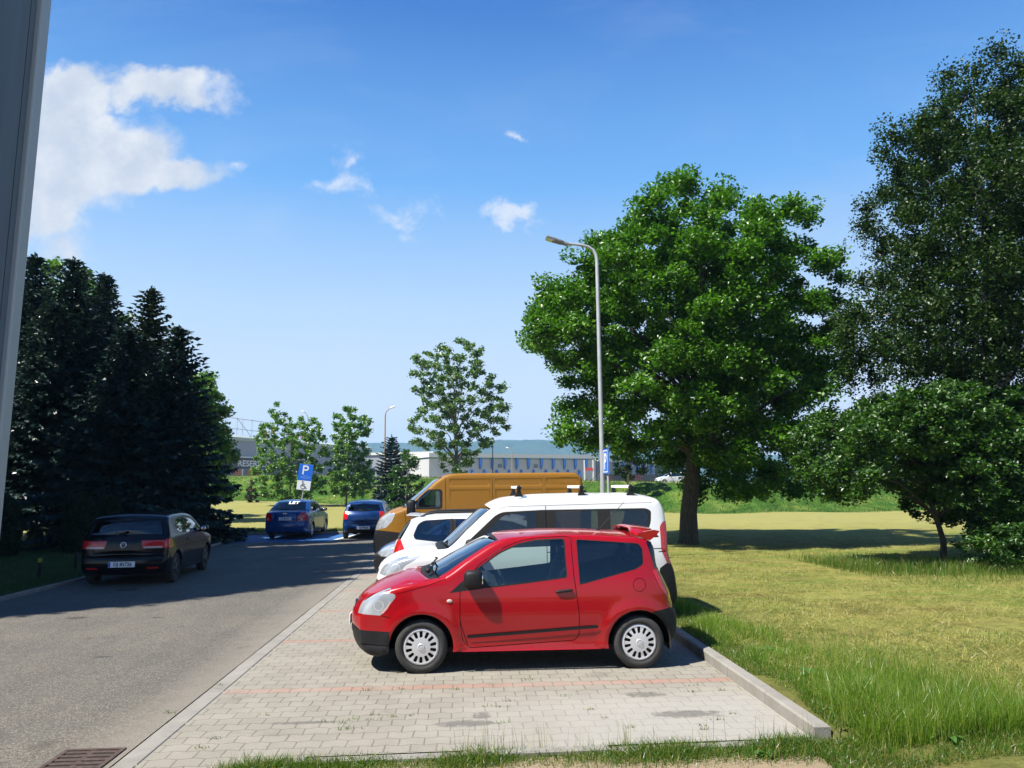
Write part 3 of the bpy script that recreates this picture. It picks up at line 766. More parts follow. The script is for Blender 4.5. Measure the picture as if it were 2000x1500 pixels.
# ------------------------------------------------------------------ white estate, parked nose in
def estate(paintm, name, loc, rz, label, cat, group=None):
    c = Car([(.25, .18, -.1, 0), (.10, .26, -.14, 0), (.06, .42, -.15, 0), (.08, .60, -.15, 0), (.18, .70, -.14, .02), (.55, .83, -.12, .05), (1.05, .93, -.17, .06),
             (1.45, 1.17, -.14, .05), (1.80, 1.355, -.10, .04), (2.15, 1.41, -.02, .04), (2.7, 1.425, 0, .04), (3.3, 1.42, 0, .035), (3.62, 1.40, .03, .03),
             (3.70, 1.37, .05, .02), (3.80, 1.22, .09, 0), (3.90, 1.05, .10, 0), (3.965, .84, .10, 0), (3.98, .66, .10, 0), (4.02, .55, .08, 0), (4.02, .40, .08, 0), (3.9, .28, .05, 0)],
            [(.15, .77), (.3, .81), (.6, .826), (.85, .82), (1.0, .80), (1.4, .66), (1.5, .62)],
            (.6, .62, .15), (3.5, .55, .08), (.74, 3.18), .29, .35, .24, .82, step=.06, roll=(.08, .035))
    c.lhd = 1
    c.add('bumper', 'black', [(.45, 0), (.4, .36), (-.2, .40), (-.2, 0)], [(-.1, -1.01), (2, -1.01), (2, 1.01), (-.1, 1.01)])
    c.add('rear_bumper', 'paint', [(3.62, .56), (4.2, .6), (4.2, 0), (3.5, 0)], [(17.6, -1.01), (21, -1.01), (21, 1.01), (17.6, 1.01)])
    bl = rnd([(1.28, .945), (1.70, 1.235), (1.95, 1.325), (2.3, 1.375), (3.02, 1.385), (3.50, 1.362), (3.60, 1.30), (3.675, 1.12), (3.64, 1.055), (3.02, .985), (1.5, .93)], .05)
    c.add('body', 'black', bl)
    for q in ([(1.38, .955), (1.72, 1.225), (1.96, 1.315), (2.18, 1.355), (2.18, .955)], [(2.23, .955), (2.23, 1.36), (2.94, 1.374), (2.94, .985)], [(3.06, .998), (3.04, 1.374), (3.49, 1.35), (3.585, 1.295), (3.662, 1.125), (3.635, 1.066)]):
        c.add('window', 'glass_mid', rnd(q, .04), inset=.004, sided=True)
    c.line([(3.0, 1.385), (2.98, .95), (2.9, .6)], .014); c.line([(2.2, 1.0), (2.2, .3)], .008); c.line([(2.9, .62), (2.75, .4), (2.7, .3)], .008); c.line([(1.35, .93), (1.3, .3)], .008)
    c.line([(2.3, 1.40), (3.0, 1.412), (3.03, 1.38)], .005)
    c.line([(x, z) for x, z in [(3.2+.06*math.cos(a), .84+.06*math.sin(a)) for a in np.linspace(0, 2*math.pi, 15)]], .006)
    c.add('tail_light', 'tail', rnd([(3.82, .90), (3.885, 1.06), (4.1, 1.1), (4.1, .66), (3.86, .68), (3.78, .78)], .03), [(14.95, .80), (16.9, .72), (16.9, 1.01), (14.95, 1.01)], sided=True, inset=-.004)
    c.add('headlight', 'lamp', [(.0, .62), (.12, .74), (.5, .85), (.55, .82), (.35, .66)], [(3.0, .7), (4.6, .8), (4.6, 1.01), (3.0, 1.01)], sided=True)
    c.add('tailgate_glass', 'glass_dark', [(3.71, 1.36), (3.80, 1.2), (3.89, 1.05), (4.1, 1.05), (3.9, 1.4)], [(13.25, -1.01), (14.95, -1.01), (14.95, 1.01), (13.25, 1.01)], inset=.004)
    c.add('body', 'black', None, [(6.02, -.93), (7.95, -.92), (7.95, .92), (6.02, .93)])
    c.add('windscreen', 'glass_mid', None, [(6.08, -.9), (7.88, -.89), (7.88, .89), (6.08, .9)], inset=.004)
    c.add('grille', 'black', None, [(2.6, -.4), (3.5, -.4), (3.5, .4), (2.6, .4)], inset=.01)
    r = c.build(name, paintm, loc, rz, label, cat, group=group)
    xm = c.xm
    c.wheel(SPOKE9, 'silver', .65, y=.81)
    c.mirror(1.55, 1.0, (.085, .1, .07), 'black', .06)
    for x in (2.08, 2.85): c.handle(x, .83, paintm, .04, .09)
    for sg in (-1, 1):
        m = MB(); y = sg*.60
        m.tube([(2.0-xm, y, 1.435), (2.12-xm, y, 1.475), (2.5-xm, y, 1.495), (3.3-xm, y, 1.487), (3.45-xm, y, 1.465), (3.56-xm, y, 1.415)], .018, 8)
        m.build('roof_rail', M['black'], r)
    m = MB(); m.prism([(3.55-xm, 1.425), (3.80-xm, 1.437), (3.81-xm, 1.452), (3.70-xm, 1.455), (3.5-xm, 1.44)], 'y', -.55, .55); m.build('spoiler', paintm, r)
    c.seats(2.1, 2.95)
    return c
CAR_EST = estate(WHITE2, 'parked_car', (0, 13.42+.82, 0), math.pi, 'white estate car with black roof rails, parked nose-in beyond the white van', 'car')
CAR_EST.root.location.x = 2.80-CAR_EST.xm; CAR_EST.root.scale = (1, 1, 1.035)
m = MB()                                         # black and white plush toy in its rear side window
m.blob((0, 0, .05), (.07, .06, .09), mi=1); m.blob((-.05, -.01, .15), (.075, .06, .06), mi=0); m.blob((-.10, -.01, .125), (.04, .04, .035), mi=0); m.blob((-.02, -.01, .19), (.03, .05, .02), mi=1)
m.blob((-.055, -.065, .165), (.03, .02, .03), mi=1); m.blob((.03, -.05, .03), (.05, .03, .03), mi=0)
toy = m.build('plush_toy', [M['white'], M['gap']]); toy.location = (-.33, 13.42+.27, 1.0); toy.rotation_euler = (0, 0, math.pi); toy.scale = (1.2, 1.2, 1.2)
tag(toy, 'small black and white plush toy sitting in the rear side window of the white estate', 'toy')

# ------------------------------------------------------------------ hatchbacks
def hatch(paintm, name, loc, rz, label, kind, plate=None, wheel=SPOKE5, face='alloy', emblem=True):
    if kind == 'black':
        c = Car([(.25, .18, -.12, 0), (.10, .28, -.15, 0), (.06, .44, -.16, 0), (.08, .62, -.15, 0), (.18, .74, -.14, .02), (.55, .87, -.12, .05), (1.10, .97, -.18, .06),
                 (1.55, 1.22, -.15, .05), (1.95, 1.385, -.10, .04), (2.35, 1.435, -.02, .04), (2.9, 1.44, 0, .045), (3.45, 1.42, .01, .045), (3.76, 1.375, .03, .04),
                 (3.83, 1.32, .05, .02), (3.98, 1.03, .08, 0), (4.05, .93, .08, 0), (4.08, .76, .08, 0), (4.09, .63, .08, 0), (4.13, .56, .07, 0), (4.14, .42, .07, 0), (4.10, .30, .06, 0), (3.95, .22, .05, 0)],
                [(.15, .82), (.28, .86), (.55, .888), (.8, .885), (1.0, .865), (1.38, .745), (1.5, .71)],
                (.6, .62, .16), (3.55, .65, .06), (.87, 3.45), .315, .37, .22, .885, step=.055, roll=(.09, .045))
    else:
        c = Car([(.25, .18, -.12, 0), (.10, .28, -.15, 0), (.06, .44, -.16, 0), (.08, .62, -.15, 0), (.18, .72, -.14, .02), (.55, .86, -.12, .05), (1.0, .96, -.18, .06),
                 (1.45, 1.23, -.15, .05), (1.85, 1.40, -.10, .04), (2.25, 1.45, -.02, .04), (2.8, 1.45, 0, .045), (3.3, 1.42, .02, .045), (3.55, 1.375, .05, .04),
                 (3.62, 1.32, .07, .02), (3.75, 1.06, .10, 0), (3.82, .95, .11, 0), (3.86, .78, .12, 0), (3.87, .62, .12, 0), (3.91, .55, .10, 0), (3.91, .42, .10, 0), (3.88, .32, .09, 0), (3.75, .24, .05, 0)],
                [(.15, .80), (.28, .83), (.55, .853), (.8, .85), (1.0, .83), (1.38, .68), (1.5, .64)],
                (.6, .62, .16), (3.3, .75, .12), (.80, 3.37), .305, .36, .22, .85, step=.055, roll=(.09, .045))
    c.lhd = 1; L = c.topline[:, 0].max(); d = L-4.12
    bl = rnd([(1.42, 1.0), (1.75, 1.21), (2.0, 1.31), (2.4, 1.365), (2.95+d, 1.375), (3.25+d, 1.335), (3.42+d, 1.20), (3.40+d, 1.10), (3.2+d, 1.03), (1.6, .985)], .05)
    door = [(1.36, .97), (1.40, 1.02), (1.75, 1.25), (2.0, 1.345), (2.62+d, 1.395), (2.72+d, 1.0), (2.74+d, .6), (2.62+d, .33), (1.38, .30), (1.33, .6)]
    c.add('door', 'paint', rnd(door, .05), sided=True)
    for q in stroke(rnd(door, .05), .01, True): c.reg.append(dict(part='body', mat='gap', side=q, strip=None, inset=.006, sided=False))
    c.add('body', 'black', bl)
    c.add('window', 'glass_mid', rnd([(1.52, 1.015), (1.78, 1.195), (2.02, 1.29), (2.4, 1.345), (2.60+d, 1.35), (2.66+d, 1.02)], .03), inset=.004, sided=True)
    c.add('window', 'glass_mid', rnd([(2.73+d, 1.03), (2.68+d, 1.352), (2.95+d, 1.352), (3.22+d, 1.315), (3.385+d, 1.195), (3.37+d, 1.11), (3.2+d, 1.055)], .03), inset=.004, sided=True)
    if kind == 'black':
        c.add('tail_light', 'tail', rnd([(3.80, .93), (3.98, .955), (4.3, .96), (4.3, .76), (3.86, .77), (3.78, .82)], .03), [(15.0, .42), (15.0, 1.01), (15.95, 1.01), (15.95, .47)], sided=True, inset=-.004)
        c.add('reversing_light', 'tail_pale', None, [(15.72, .47), (15.72, .93), (15.95, .93), (15.95, .5)], sided=True, inset=-.004)
        c.add('reflector', 'tail', None, [(19.25, .62), (19.25, .9), (19.5, .9), (19.5, .62)], sided=True, inset=-.003)
    else:
        c.add('tail_light', 'tail', rnd([(3.66, 1.0), (3.76, 1.06), (4.1, 1.06), (4.1, .74), (3.80, .76), (3.72, .86)], .03), [(14.1, .80), (14.1, 1.01), (16.1, 1.01), (16.1, .84)], sided=True, inset=-.004)
        c.add('body', 'black', None, [(18.9, -.9), (18.9, .9), (20.6, .8), (20.6, -.8)])
    c.add('tailgate_glass', 'glass_dark', None, [(12.95, -.86), (13.92, -.90), (13.92, .90), (12.95, .86)], inset=.004)
    c.tline([(12.95, -.92), (13.95, -.95), (15.0, -.9)], .012); c.tline([(12.95, .92), (13.95, .95), (15.0, .9)], .012)
    c.tline([(16.6, -.74), (16.6, .74)], .014); c.tline([(17.4, -.97), (17.4, .97)], .016)
    c.tline([(15.95, -.76), (16.6, -.74)], .012); c.tline([(15.95, .76), (16.6, .74)], .012)
    c.add('headlight', 'lamp', [(.0, .60), (.12, .76), (.55, .885), (.62, .85), (.42, .68), (.3, .60)], [(3.0, .62), (4.85, .72), (4.85, 1.01), (3.0, 1.01)], sided=True)
    c.add('body', 'black', None, [(6.02, -.93), (7.95, -.92), (7.95, .92), (6.02, .93)])
    c.add('windscreen', 'glass_mid', None, [(6.08, -.9), (7.88, -.89), (7.88, .89), (6.08, .9)], inset=.004)
    c.add('grille', 'black', None, [(3.1, -.5), (3.7, -.55), (3.7, .55), (3.1, .5)], inset=.01)
    c.add('grille', 'black', None, [(1.2, -.7), (2.4, -.75), (2.4, .75), (1.2, .7)], inset=.015)
    if kind == 'navy':
        c.add('bumper', 'black', [(.6, 0), (.45, .60), (-.2, .62), (-.2, 0)], [(-.1, -1.01), (2.95, -1.01), (2.95, 1.01), (-.1, 1.01)], inset=-.02)
    r = c.build(name, paintm, loc, rz, label, 'car'); xm = c.xm
    c.wheel(wheel, face, .68, y=c.W0-.015)
    c.mirror(1.62, 1.02, (.085, .1, .07), paintm if kind == 'black' else 'black', .06)
    c.handle(2.55+d, .88, paintm, .03, .09)
    m = MB(); xr = (3.92 if kind == 'black' else 3.72)
    m.tube([(xr+.12-xm, 0, 1.06 if kind == 'black' else 1.08), (xr+.06-xm, -.35, 1.12)], .012, 6); m.blob((xr+.12-xm, 0, 1.055), (.03, .03, .02)); m.build('wiper', M['black'], r)
    if emblem:
        xe = L+(.03 if kind != 'black' else .035); ze = .845 if kind == 'black' else .80
        m = MB(); R = Matrix.Rotation(-.16, 4, 'Y'); m.M = Matrix.Translation((xe-xm, 0, ze)) @ R @ Matrix.Rotation(-math.pi/2, 4, 'Z')
        if kind == 'black':
            n = 24; m.tube([(.058*math.cos(2*math.pi*k/n), 0, .058*math.sin(2*math.pi*k/n)) for k in range(n+1)], .0075, 6, cap=False)
            m.tube([(-.03, 0, .05), (0, 0, .005), (.03, 0, .05)], .006, 5); m.tube([(-.052, 0, .025), (-.024, 0, -.05), (0, 0, .0), (.024, 0, -.05), (.052, 0, .025)], .006, 5)
        else:
            m.prism([(0, .075), (.045, 0), (0, -.075), (-.02, -.04), (.015, 0), (0, .03), (-.018, 0), (-.03, -.02), (-.045, 0)], 'y', -.012, .012)
        m.build('emblem', M['chrome'], r)
    if plate: c.plate(L+(.085 if kind == 'black' else .10), .455 if kind == 'black' else .44, plate, 1, tilt=-.05)
    c.seats(2.15, 3.0)
    return c
CAR_BLK = hatch(BLACK, 'parked_car', (0, 0, 0), 0, 'black two-door hatchback standing in the shade at the left edge of the road', 'black', 'DJ 85726')
a = math.radians(-90+4.0)
def place_rear(c, rear_mid, ang):               # put the middle of the rear bumper at a point
    L = c.topline[:, 0].max()-c.xm+.1; c.root.rotation_euler = (0, 0, ang)
    c.root.location = (rear_mid[0]-L*math.cos(ang), rear_mid[1]-L*math.sin(ang), 0)
CAR_BLK.root.scale = (.95, 1, 1); place_rear(CAR_BLK, (-7.03, 16.5), a)
CAR_CLI = hatch(BLUE2, 'parked_car', (0, 0, 0), 0, 'small deep blue hatchback at the far end, right of the blue saloon', 'blue', 'DJ 4924X'.replace('4924X', '49266'), SPOKE5, 'alloy')
place_rear(CAR_CLI, (-3.92, 30.6), math.radians(-90))
CAR_NAV = hatch(NAVY, 'parked_car', (0, 16.73, 0), 0, 'dark navy car with black bumper, its nose showing behind the white estate', 'navy', None, SPOKE9, 'silver', False)
CAR_NAV.root.location = (-1.76+CAR_NAV.xm, 16.6, 0)

def saloon():
    c = Car([(.25, .18, -.12, 0), (.10, .28, -.15, 0), (.06, .44, -.16, 0), (.08, .62, -.15, 0), (.18, .76, -.14, .02), (.55, .89, -.12, .05), (1.05, 1.0, -.18, .06),
             (1.55, 1.28, -.15, .05), (1.95, 1.43, -.10, .04), (2.35, 1.48, -.02, .04), (2.85, 1.475, 0, .04), (3.2, 1.42, .04, .04), (3.55, 1.24, .10, .04),
             (3.85, 1.08, .12, .035), (4.15, 1.05, .10, .03), (4.25, 1.02, .10, .02), (4.30, .90, .11, 0), (4.31, .70, .11, 0), (4.34, .60, .10, 0), (4.34, .42, .10, 0), (4.28, .30, .09, 0), (4.15, .24, .05, 0)],
            [(.15, .80), (.28, .84), (.55, .866), (.85, .862), (1.05, .835), (1.40, .68), (1.52, .64)],
            (.6, .62, .16), (3.6, .8, .11), (.85, 3.375), .315, .365, .23, .86, step=.06, roll=(.09, .045))
    c.lhd = 1
    c.add('body', 'black', rnd([(1.42, 1.03), (1.75, 1.25), (2.0, 1.36), (2.4, 1.405), (2.85, 1.40), (3.15, 1.345), (3.45, 1.17), (3.4, 1.08), (1.6, 1.01)], .05))
    for q in ([(1.52, 1.045), (1.78, 1.235), (2.02, 1.335), (2.34, 1.375), (2.38, 1.045)], [(2.45, 1.05), (2.41, 1.378), (2.84, 1.375), (3.12, 1.32), (3.36, 1.17), (3.3, 1.09)]):
        c.add('window', 'glass_mid', rnd(q, .03), inset=.004, sided=True)
    for pts in ([(1.38, 1.02), (1.33, .6), (1.40, .33)], [(2.41, 1.05), (2.42, .33)], [(3.42, 1.1), (3.3, .85), (3.02, .62), (2.95, .33)], [(1.4, .33), (2.95, .33)]): c.line(pts, .01)
    c.add('tail_light', 'tail', rnd([(4.08, .98), (4.2, 1.0), (4.5, 1.0), (4.5, .70), (4.18, .72), (4.10, .84)], .04), [(15.0, .80), (15.0, 1.01), (16.9, 1.01), (16.95, .70), (16.3, .68), (15.6, .74)], sided=True, inset=-.006)
    c.add('tailgate_glass', 'glass_dark', None, [(11.08, -.86), (12.85, -.86), (12.85, .86), (11.08, .86)], inset=.004)
    c.tline([(13.1, -.78), (15.0, -.62), (17.0, -.6), (17.3, -.55), (17.3, .55), (17.0, .6), (15.0, .62), (13.1, .78)], .012)
    c.add('headlight', 'lamp', [(.0, .62), (.12, .78), (.55, .9), (.62, .86), (.42, .7), (.3, .62)], [(3.0, .62), (4.85, .72), (4.85, 1.01), (3.0, 1.01)], sided=True)
    c.add('body', 'black', None, [(6.02, -.93), (7.95, -.92), (7.95, .92), (6.02, .93)])
    c.add('windscreen', 'glass_mid', None, [(6.08, -.9), (7.88, -.89), (7.88, .89), (6.08, .9)], inset=.004)
    c.add('grille', 'black', None, [(1.2, -.6), (3.7, -.55), (3.7, .55), (1.2, .6)], inset=.01)
    r = c.build('parked_car', BLUE, (0, 0, 0), 0, 'bright blue four-door saloon standing on the blue painted disabled bay', 'car'); xm = c.xm
    c.wheel(SPOKE9, 'silver', .66, y=.845)
    c.mirror(1.62, 1.06, (.085, .1, .07), 'black', .06)
    for x in (2.25, 3.05): c.handle(x, .90, BLUE, .03, .09)
    c.plate(4.425, .80, 'DJ 8925H'.replace('H', '1'), 1, tilt=-.04)
    m = MB(); m.M = Matrix.Translation((4.40-xm, 0, 1.0)) ; m.box(-.01, .012, -.075, .075, -.014, .014); m.box(-.01, .012, -.022, .022, -.026, .026); m.build('emblem', M['chrome'], r)
    for sg in (-1, 1):                            # round lamp cups inside the tail lights
        m = MB(); m.lathe_y([(.001, .0), (.035, .0), (.042, .006), (.048, 0)], 20); o = m.build('lamp_cup', M['tail_pale'], r); o.location = (4.385-xm, sg*.66, .79); o.rotation_euler = (0, 0, -math.pi/2+sg*.35)
    Rg = frame((3.52-xm, .0, 1.345), (0, 1, 0), (-.86, 0, .5))
    text_mesh('window_lettering', 'LET', .27, M['white'], r, Rg @ Matrix.Translation((.12, .06, .03)), .001, bold=.006)
    c.seats(2.2, 3.0)
    return c
CAR_SAL = saloon()
place_rear(CAR_SAL, (-7.0, 30.9), math.radians(-90-2))

# ------------------------------------------------------------------ ochre panel van
def panel_van():
    c = Car([(.2, .28, -.1, 0), (.02, .40, -.12, 0), (-.02, .70, -.14, 0), (.01, 1.0, -.14, 0), (.10, 1.22, -.14, .01), (.30, 1.37, -.13, .03), (.66, 1.50, -.18, .04),
             (1.10, 1.87, -.14, .04), (1.50, 2.20, -.10, .025), (1.66, 2.268, -.04, .018), (1.85, 2.285, -.01, .015), (2.5, 2.29, 0, .015), (3.8, 2.29, 0, .015), (4.4, 2.288, 0, .015), (4.60, 2.28, .01, .012),
             (4.72, 2.215, .02, .005), (4.80, 1.85, .03, 0), (4.84, 1.2, .03, 0), (4.85, .60, .03, 0), (4.80, .42, .03, 0)],
            [(.25, .93), (.5, .97), (.9, .985), (1.4, .975), (2.25, .90), (2.4, .88)],
            (.75, .75, .17), (4.4, .5, .03), (.87, 4.0), .34, .41, .33, .98, step=.08, roll=(.08, .04), flare=.01)
    c.lhd = 1
    for x0, x1 in ((1.66, 2.60), (2.72, 3.82), (3.92, 4.68)):
        c.dents += [(x0, x1, 1.98, 2.17, .010, .03), (x0, x1, 1.38, 1.92, .010, .03)]
    c.add('bumper', 'black', [(1.2, 0), (.95, .72), (.55, .95), (.30, .98), (-.2, 1.03), (-.2, 0)], [(-.1, -1.01), (3.0, -1.01), (3.0, 1.01), (-.1, 1.01)])
    c.add('body', 'black', [(1.2, .3), (1.2, .62), (3.7, .62), (3.7, .3)])
    c.add('body', 'gap', rnd([(.70, 1.475), (.78, 1.60), (1.06, 1.93), (1.46, 1.93), (1.50, 1.88), (1.50, 1.50), (1.44, 1.47)], .05))
    c.add('window', 'glass_mid', rnd([(.96, 1.53), (.96, 1.74), (1.10, 1.885), (1.43, 1.885), (1.45, 1.53)], .04), inset=.004, sided=True)
    c.add('window', 'glass_dark', rnd([(.78, 1.53), (.80, 1.58), (.92, 1.70), (.92, 1.53)], .02), inset=.004, sided=True)
    c.line([(1.56, 2.2), (1.58, 1.5), (1.56, .5)], .012); c.line([(.62, 1.46), (.72, .9)], .01); c.line([(2.66, 2.2), (2.66, .6)], .01)
    c.add('headlight', 'lamp', rnd([(.0, 1.02), (.04, 1.2), (.18, 1.33), (.36, 1.41), (.42, 1.38), (.34, 1.2), (.2, 1.06)], .03), [(3.0, .72), (5.1, .8), (5.1, 1.01), (3.0, 1.01)], sided=True)
    c.add('body', 'black', None, [(6.02, -.93), (8.0, -.92), (8.0, .92), (6.02, .93)])
    c.add('windscreen', 'glass_mid', None, [(6.08, -.9), (7.9, -.89), (7.9, .89), (6.08, .9)], inset=.004)
    c.add('grille', 'black', None, [(2.4, -.6), (4.0, -.6), (4.0, .6), (2.4, .6)], inset=.01)
    c.add('tail_light', 'tail', [(4.76, 1.5), (5, 1.5), (5, .9), (4.78, .9)], None, sided=True, inset=-.004)
    r = c.build('parked_van', YELLOW, (0, 18.0+.98, 0), 0, 'long ochre yellow panel van with ribbed sides, last in the row', 'van'); xm = c.xm
    r.location.x = xm-2.0
    c.wheel(SPOKE9, 'alloy', .62, y=.965)
    c.mirror(.80, 1.42, (.11, .11, .19), 'black', .10, .06)
    m = MB(); m.tube([(.62-xm, -.6, 1.60), (.82-xm, .1, 1.72)], .012, 6); m.build('wiper', M['black'], r)
    m = MB(); m.box(-.03, .03, -.03, .03, -.10, .10, 0, .01); o = m.build('door_hinge', M['black'], r); o.location = (4.83-xm, -.93, 1.78)
    c.seats(1.75, None, .75)
    return c
CAR_OCH = panel_van()

# ------------------------------------------------------------------ ground
def emb_base(x): return np.clip(63-.737*np.asarray(x, float), 51, 82)
def emb_top(x): return np.clip(2.75-.035*np.asarray(x, float), 2.05, 3.4)
def ground_z(x, y):
    x = np.asarray(x, float); y = np.asarray(y, float)
    road = (x > -9.35) & (x < 2.87) & (y < 34.3) & ((y > 6.1) | (x < -2.4))
    z = np.where(x >= 2.87, .10, .06)
    left = np.clip((y-34)/46, 0, 1)*np.clip((12-x)/30, 0, 1)
    z = z+.75*left+.04*np.sin(x*.7+y*.23)*np.clip((y-12)/10, 0, 1)*np.clip(x-3.2, 0, 1)
    yb = emb_base(x); t = np.clip((y-yb)/7.5, 0, 1); t = t*t*(3-2*t)
    z = z*(1-t)+emb_top(x)*t
    z = np.where(y < 6.1, np.where(x < 2.87, -.01, -.01+.11*np.clip((x-2.87)/.9, 0, 1)), z)
    return np.where(road, -.05, z)
def grid_lines(pts): return np.unique(np.concatenate(pts))
xs = grid_lines([np.linspace(-2400, -140, 14), np.linspace(-140, -32, 28), np.linspace(-32, 40, 145), np.linspace(40, 140, 26), np.linspace(140, 2400, 14), [-9.36, -9.34, 2.86, 2.88, 3.2, 3.6]])
ys = grid_lines([np.linspace(-120, -8, 8), np.linspace(-8, 48, 113), np.linspace(48, 100, 80), np.linspace(100, 260, 20), np.linspace(260, 2600, 16), [6.09, 6.11, 34.29, 34.31]])
X, Y = np.meshgrid(xs, ys); Z = ground_z(X, Y)
nx, ny = len(xs), len(ys); I = np.arange(nx*ny).reshape(ny, nx)
Q = np.stack([I[:-1, :-1], I[:-1, 1:], I[1:, 1:], I[1:, :-1]], -1).reshape(-1, 4)

def ground_mat():
    m, t, p = mat('mown_meadow')
    co = t.node('ShaderNodeNewGeometry').outputs['Position']; x, y, z = t.xyz(co)
    fine = t.noise(co, 38, 6, .7); mid = t.noise(co, 2.2, 6, .62); big = t.noise(co, .35, 4, .55)
    st = t.noise(t.vec(t.math('MULTIPLY', x, .22), t.math('MULTIPLY', y, 1.1), z), 1.2, 5, .6, .5)     # mown swathes
    straw = t.ramp(fine, [(.25, (0.09032, 0.0797, 0.02125)), (.5, (0.2125, 0.1913, 0.051)), (.75, (0.3294, 0.2975, 0.1009))])
    green = t.ramp(fine, [(.25, (0.03719, 0.08501, 0.008501)), (.6, (0.09032, 0.1753, 0.017)), (.85, (0.1594, 0.255, 0.03719))])
    k = t.smooth(t.math('ADD', t.math('ADD', t.math('MULTIPLY', mid, .45), t.math('MULTIPLY', st, .8)), t.math('MULTIPLY', big, .35)), .70, .96)
    far = t.smooth(y, 24., 40.)
    straw = t.mix(t.math('MULTIPLY', t.smooth(t.noise(co, 1.1, 5, .65), .48, .66), .75), straw, t.ramp(fine, [(.25, (.05, .036, .012)), (.55, (.135, .098, .032)), (.8, (.22, .17, .07))]))
    c = t.mix(t.math('MULTIPLY', k, t.math('SUBTRACT', .62, t.math('MULTIPLY', far, .40))), straw, green)
    c = t.mix(t.math('MULTIPLY', far, .55), c, t.mix(mid, (0.2117, 0.207, 0.06256), (0.308, 0.2888, 0.1011)))
    # thatch and soil between the stems near the kerb
    nr = t.math('MULTIPLY', t.smooth(t.math('SUBTRACT', x, t.math('MULTIPLY', mid, 1.5)), 4.2, 2.6), t.smooth(y, 24., 14.))
    c = t.mix(t.math('MULTIPLY', nr, .8), c, t.mix(fine, (.035, .045, .010), (.13, .13, .035)))
    c = t.mix(t.math('MULTIPLY', t.math('MULTIPLY', t.smooth(t.noise(co, 5.5, 6, .7), .48, .66), .6), t.smooth(y, 34., 16.)), c, (.045, .05, .012))
    # green lawn left of the road
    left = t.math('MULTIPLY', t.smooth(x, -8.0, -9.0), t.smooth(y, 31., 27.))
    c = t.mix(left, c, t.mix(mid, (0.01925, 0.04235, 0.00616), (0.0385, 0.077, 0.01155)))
    # fresh long grass on the bank, from its own height
    yb = t.math('MINIMUM', t.math('MAXIMUM', t.math('SUBTRACT', 63., t.math('MULTIPLY', x, .737)), 51.), 82.)
    bank = t.smooth(t.math('SUBTRACT', t.math('ADD', y, t.math('MULTIPLY', t.math('SUBTRACT', mid, .5), 3.)), yb), -1.2, .3)
    gg = t.ramp(t.noise(co, 1.1, 7, .65), [(.3, (0.0154, 0.0462, 0.004312)), (.5, (0.0308, 0.08008, 0.007392)), (.7, (0.0616, 0.1232, 0.0154))])
    gg = t.mix(t.math('MULTIPLY', t.smooth(t.noise(co, .5, 5, .6), .45, .65), .55), gg, (.15, .19, .035))
    c = t.mix(bank, c, gg)
    top = t.smooth(t.math('SUBTRACT', y, yb), 6.2, 8.)
    c = t.mix(top, c, t.mix(mid, (0.2772, 0.2387, 0.1155), (0.1848, 0.1771, 0.077)))
    # sandy soil in front of the edging
    sand = t.math('MULTIPLY', t.smooth(t.math('ADD', y, t.math('MULTIPLY', t.math('SUBTRACT', mid, .5), .12)), 6.14, 6.02), t.smooth(t.math('ADD', x, t.math('MULTIPLY', mid, .8)), 3.7, 3.0))
    c = t.mix(sand, c, t.mix(fine, (0.1925, 0.1463, 0.08855), (0.308, 0.2464, 0.1617)))
    t.put(p.inputs['Base Color'], c); p.inputs['Roughness'].default_value = .95; p.inputs['Specular IOR Level'].default_value = .15
    b = t.node('ShaderNodeBump'); b.inputs['Strength'].default_value = .7; b.inputs['Distance'].default_value = .05
    t.put(b.inputs['Height'], t.math('ADD', t.math('MULTIPLY', fine, .5), mid)); t.link(b.outputs[0], p.inputs['Normal'])
    return m
g = np_mesh('ground', np.stack([X.ravel(), Y.ravel(), Z.ravel()], 1), Q, ground_mat(), smooth=True); g['kind'] = 'structure'

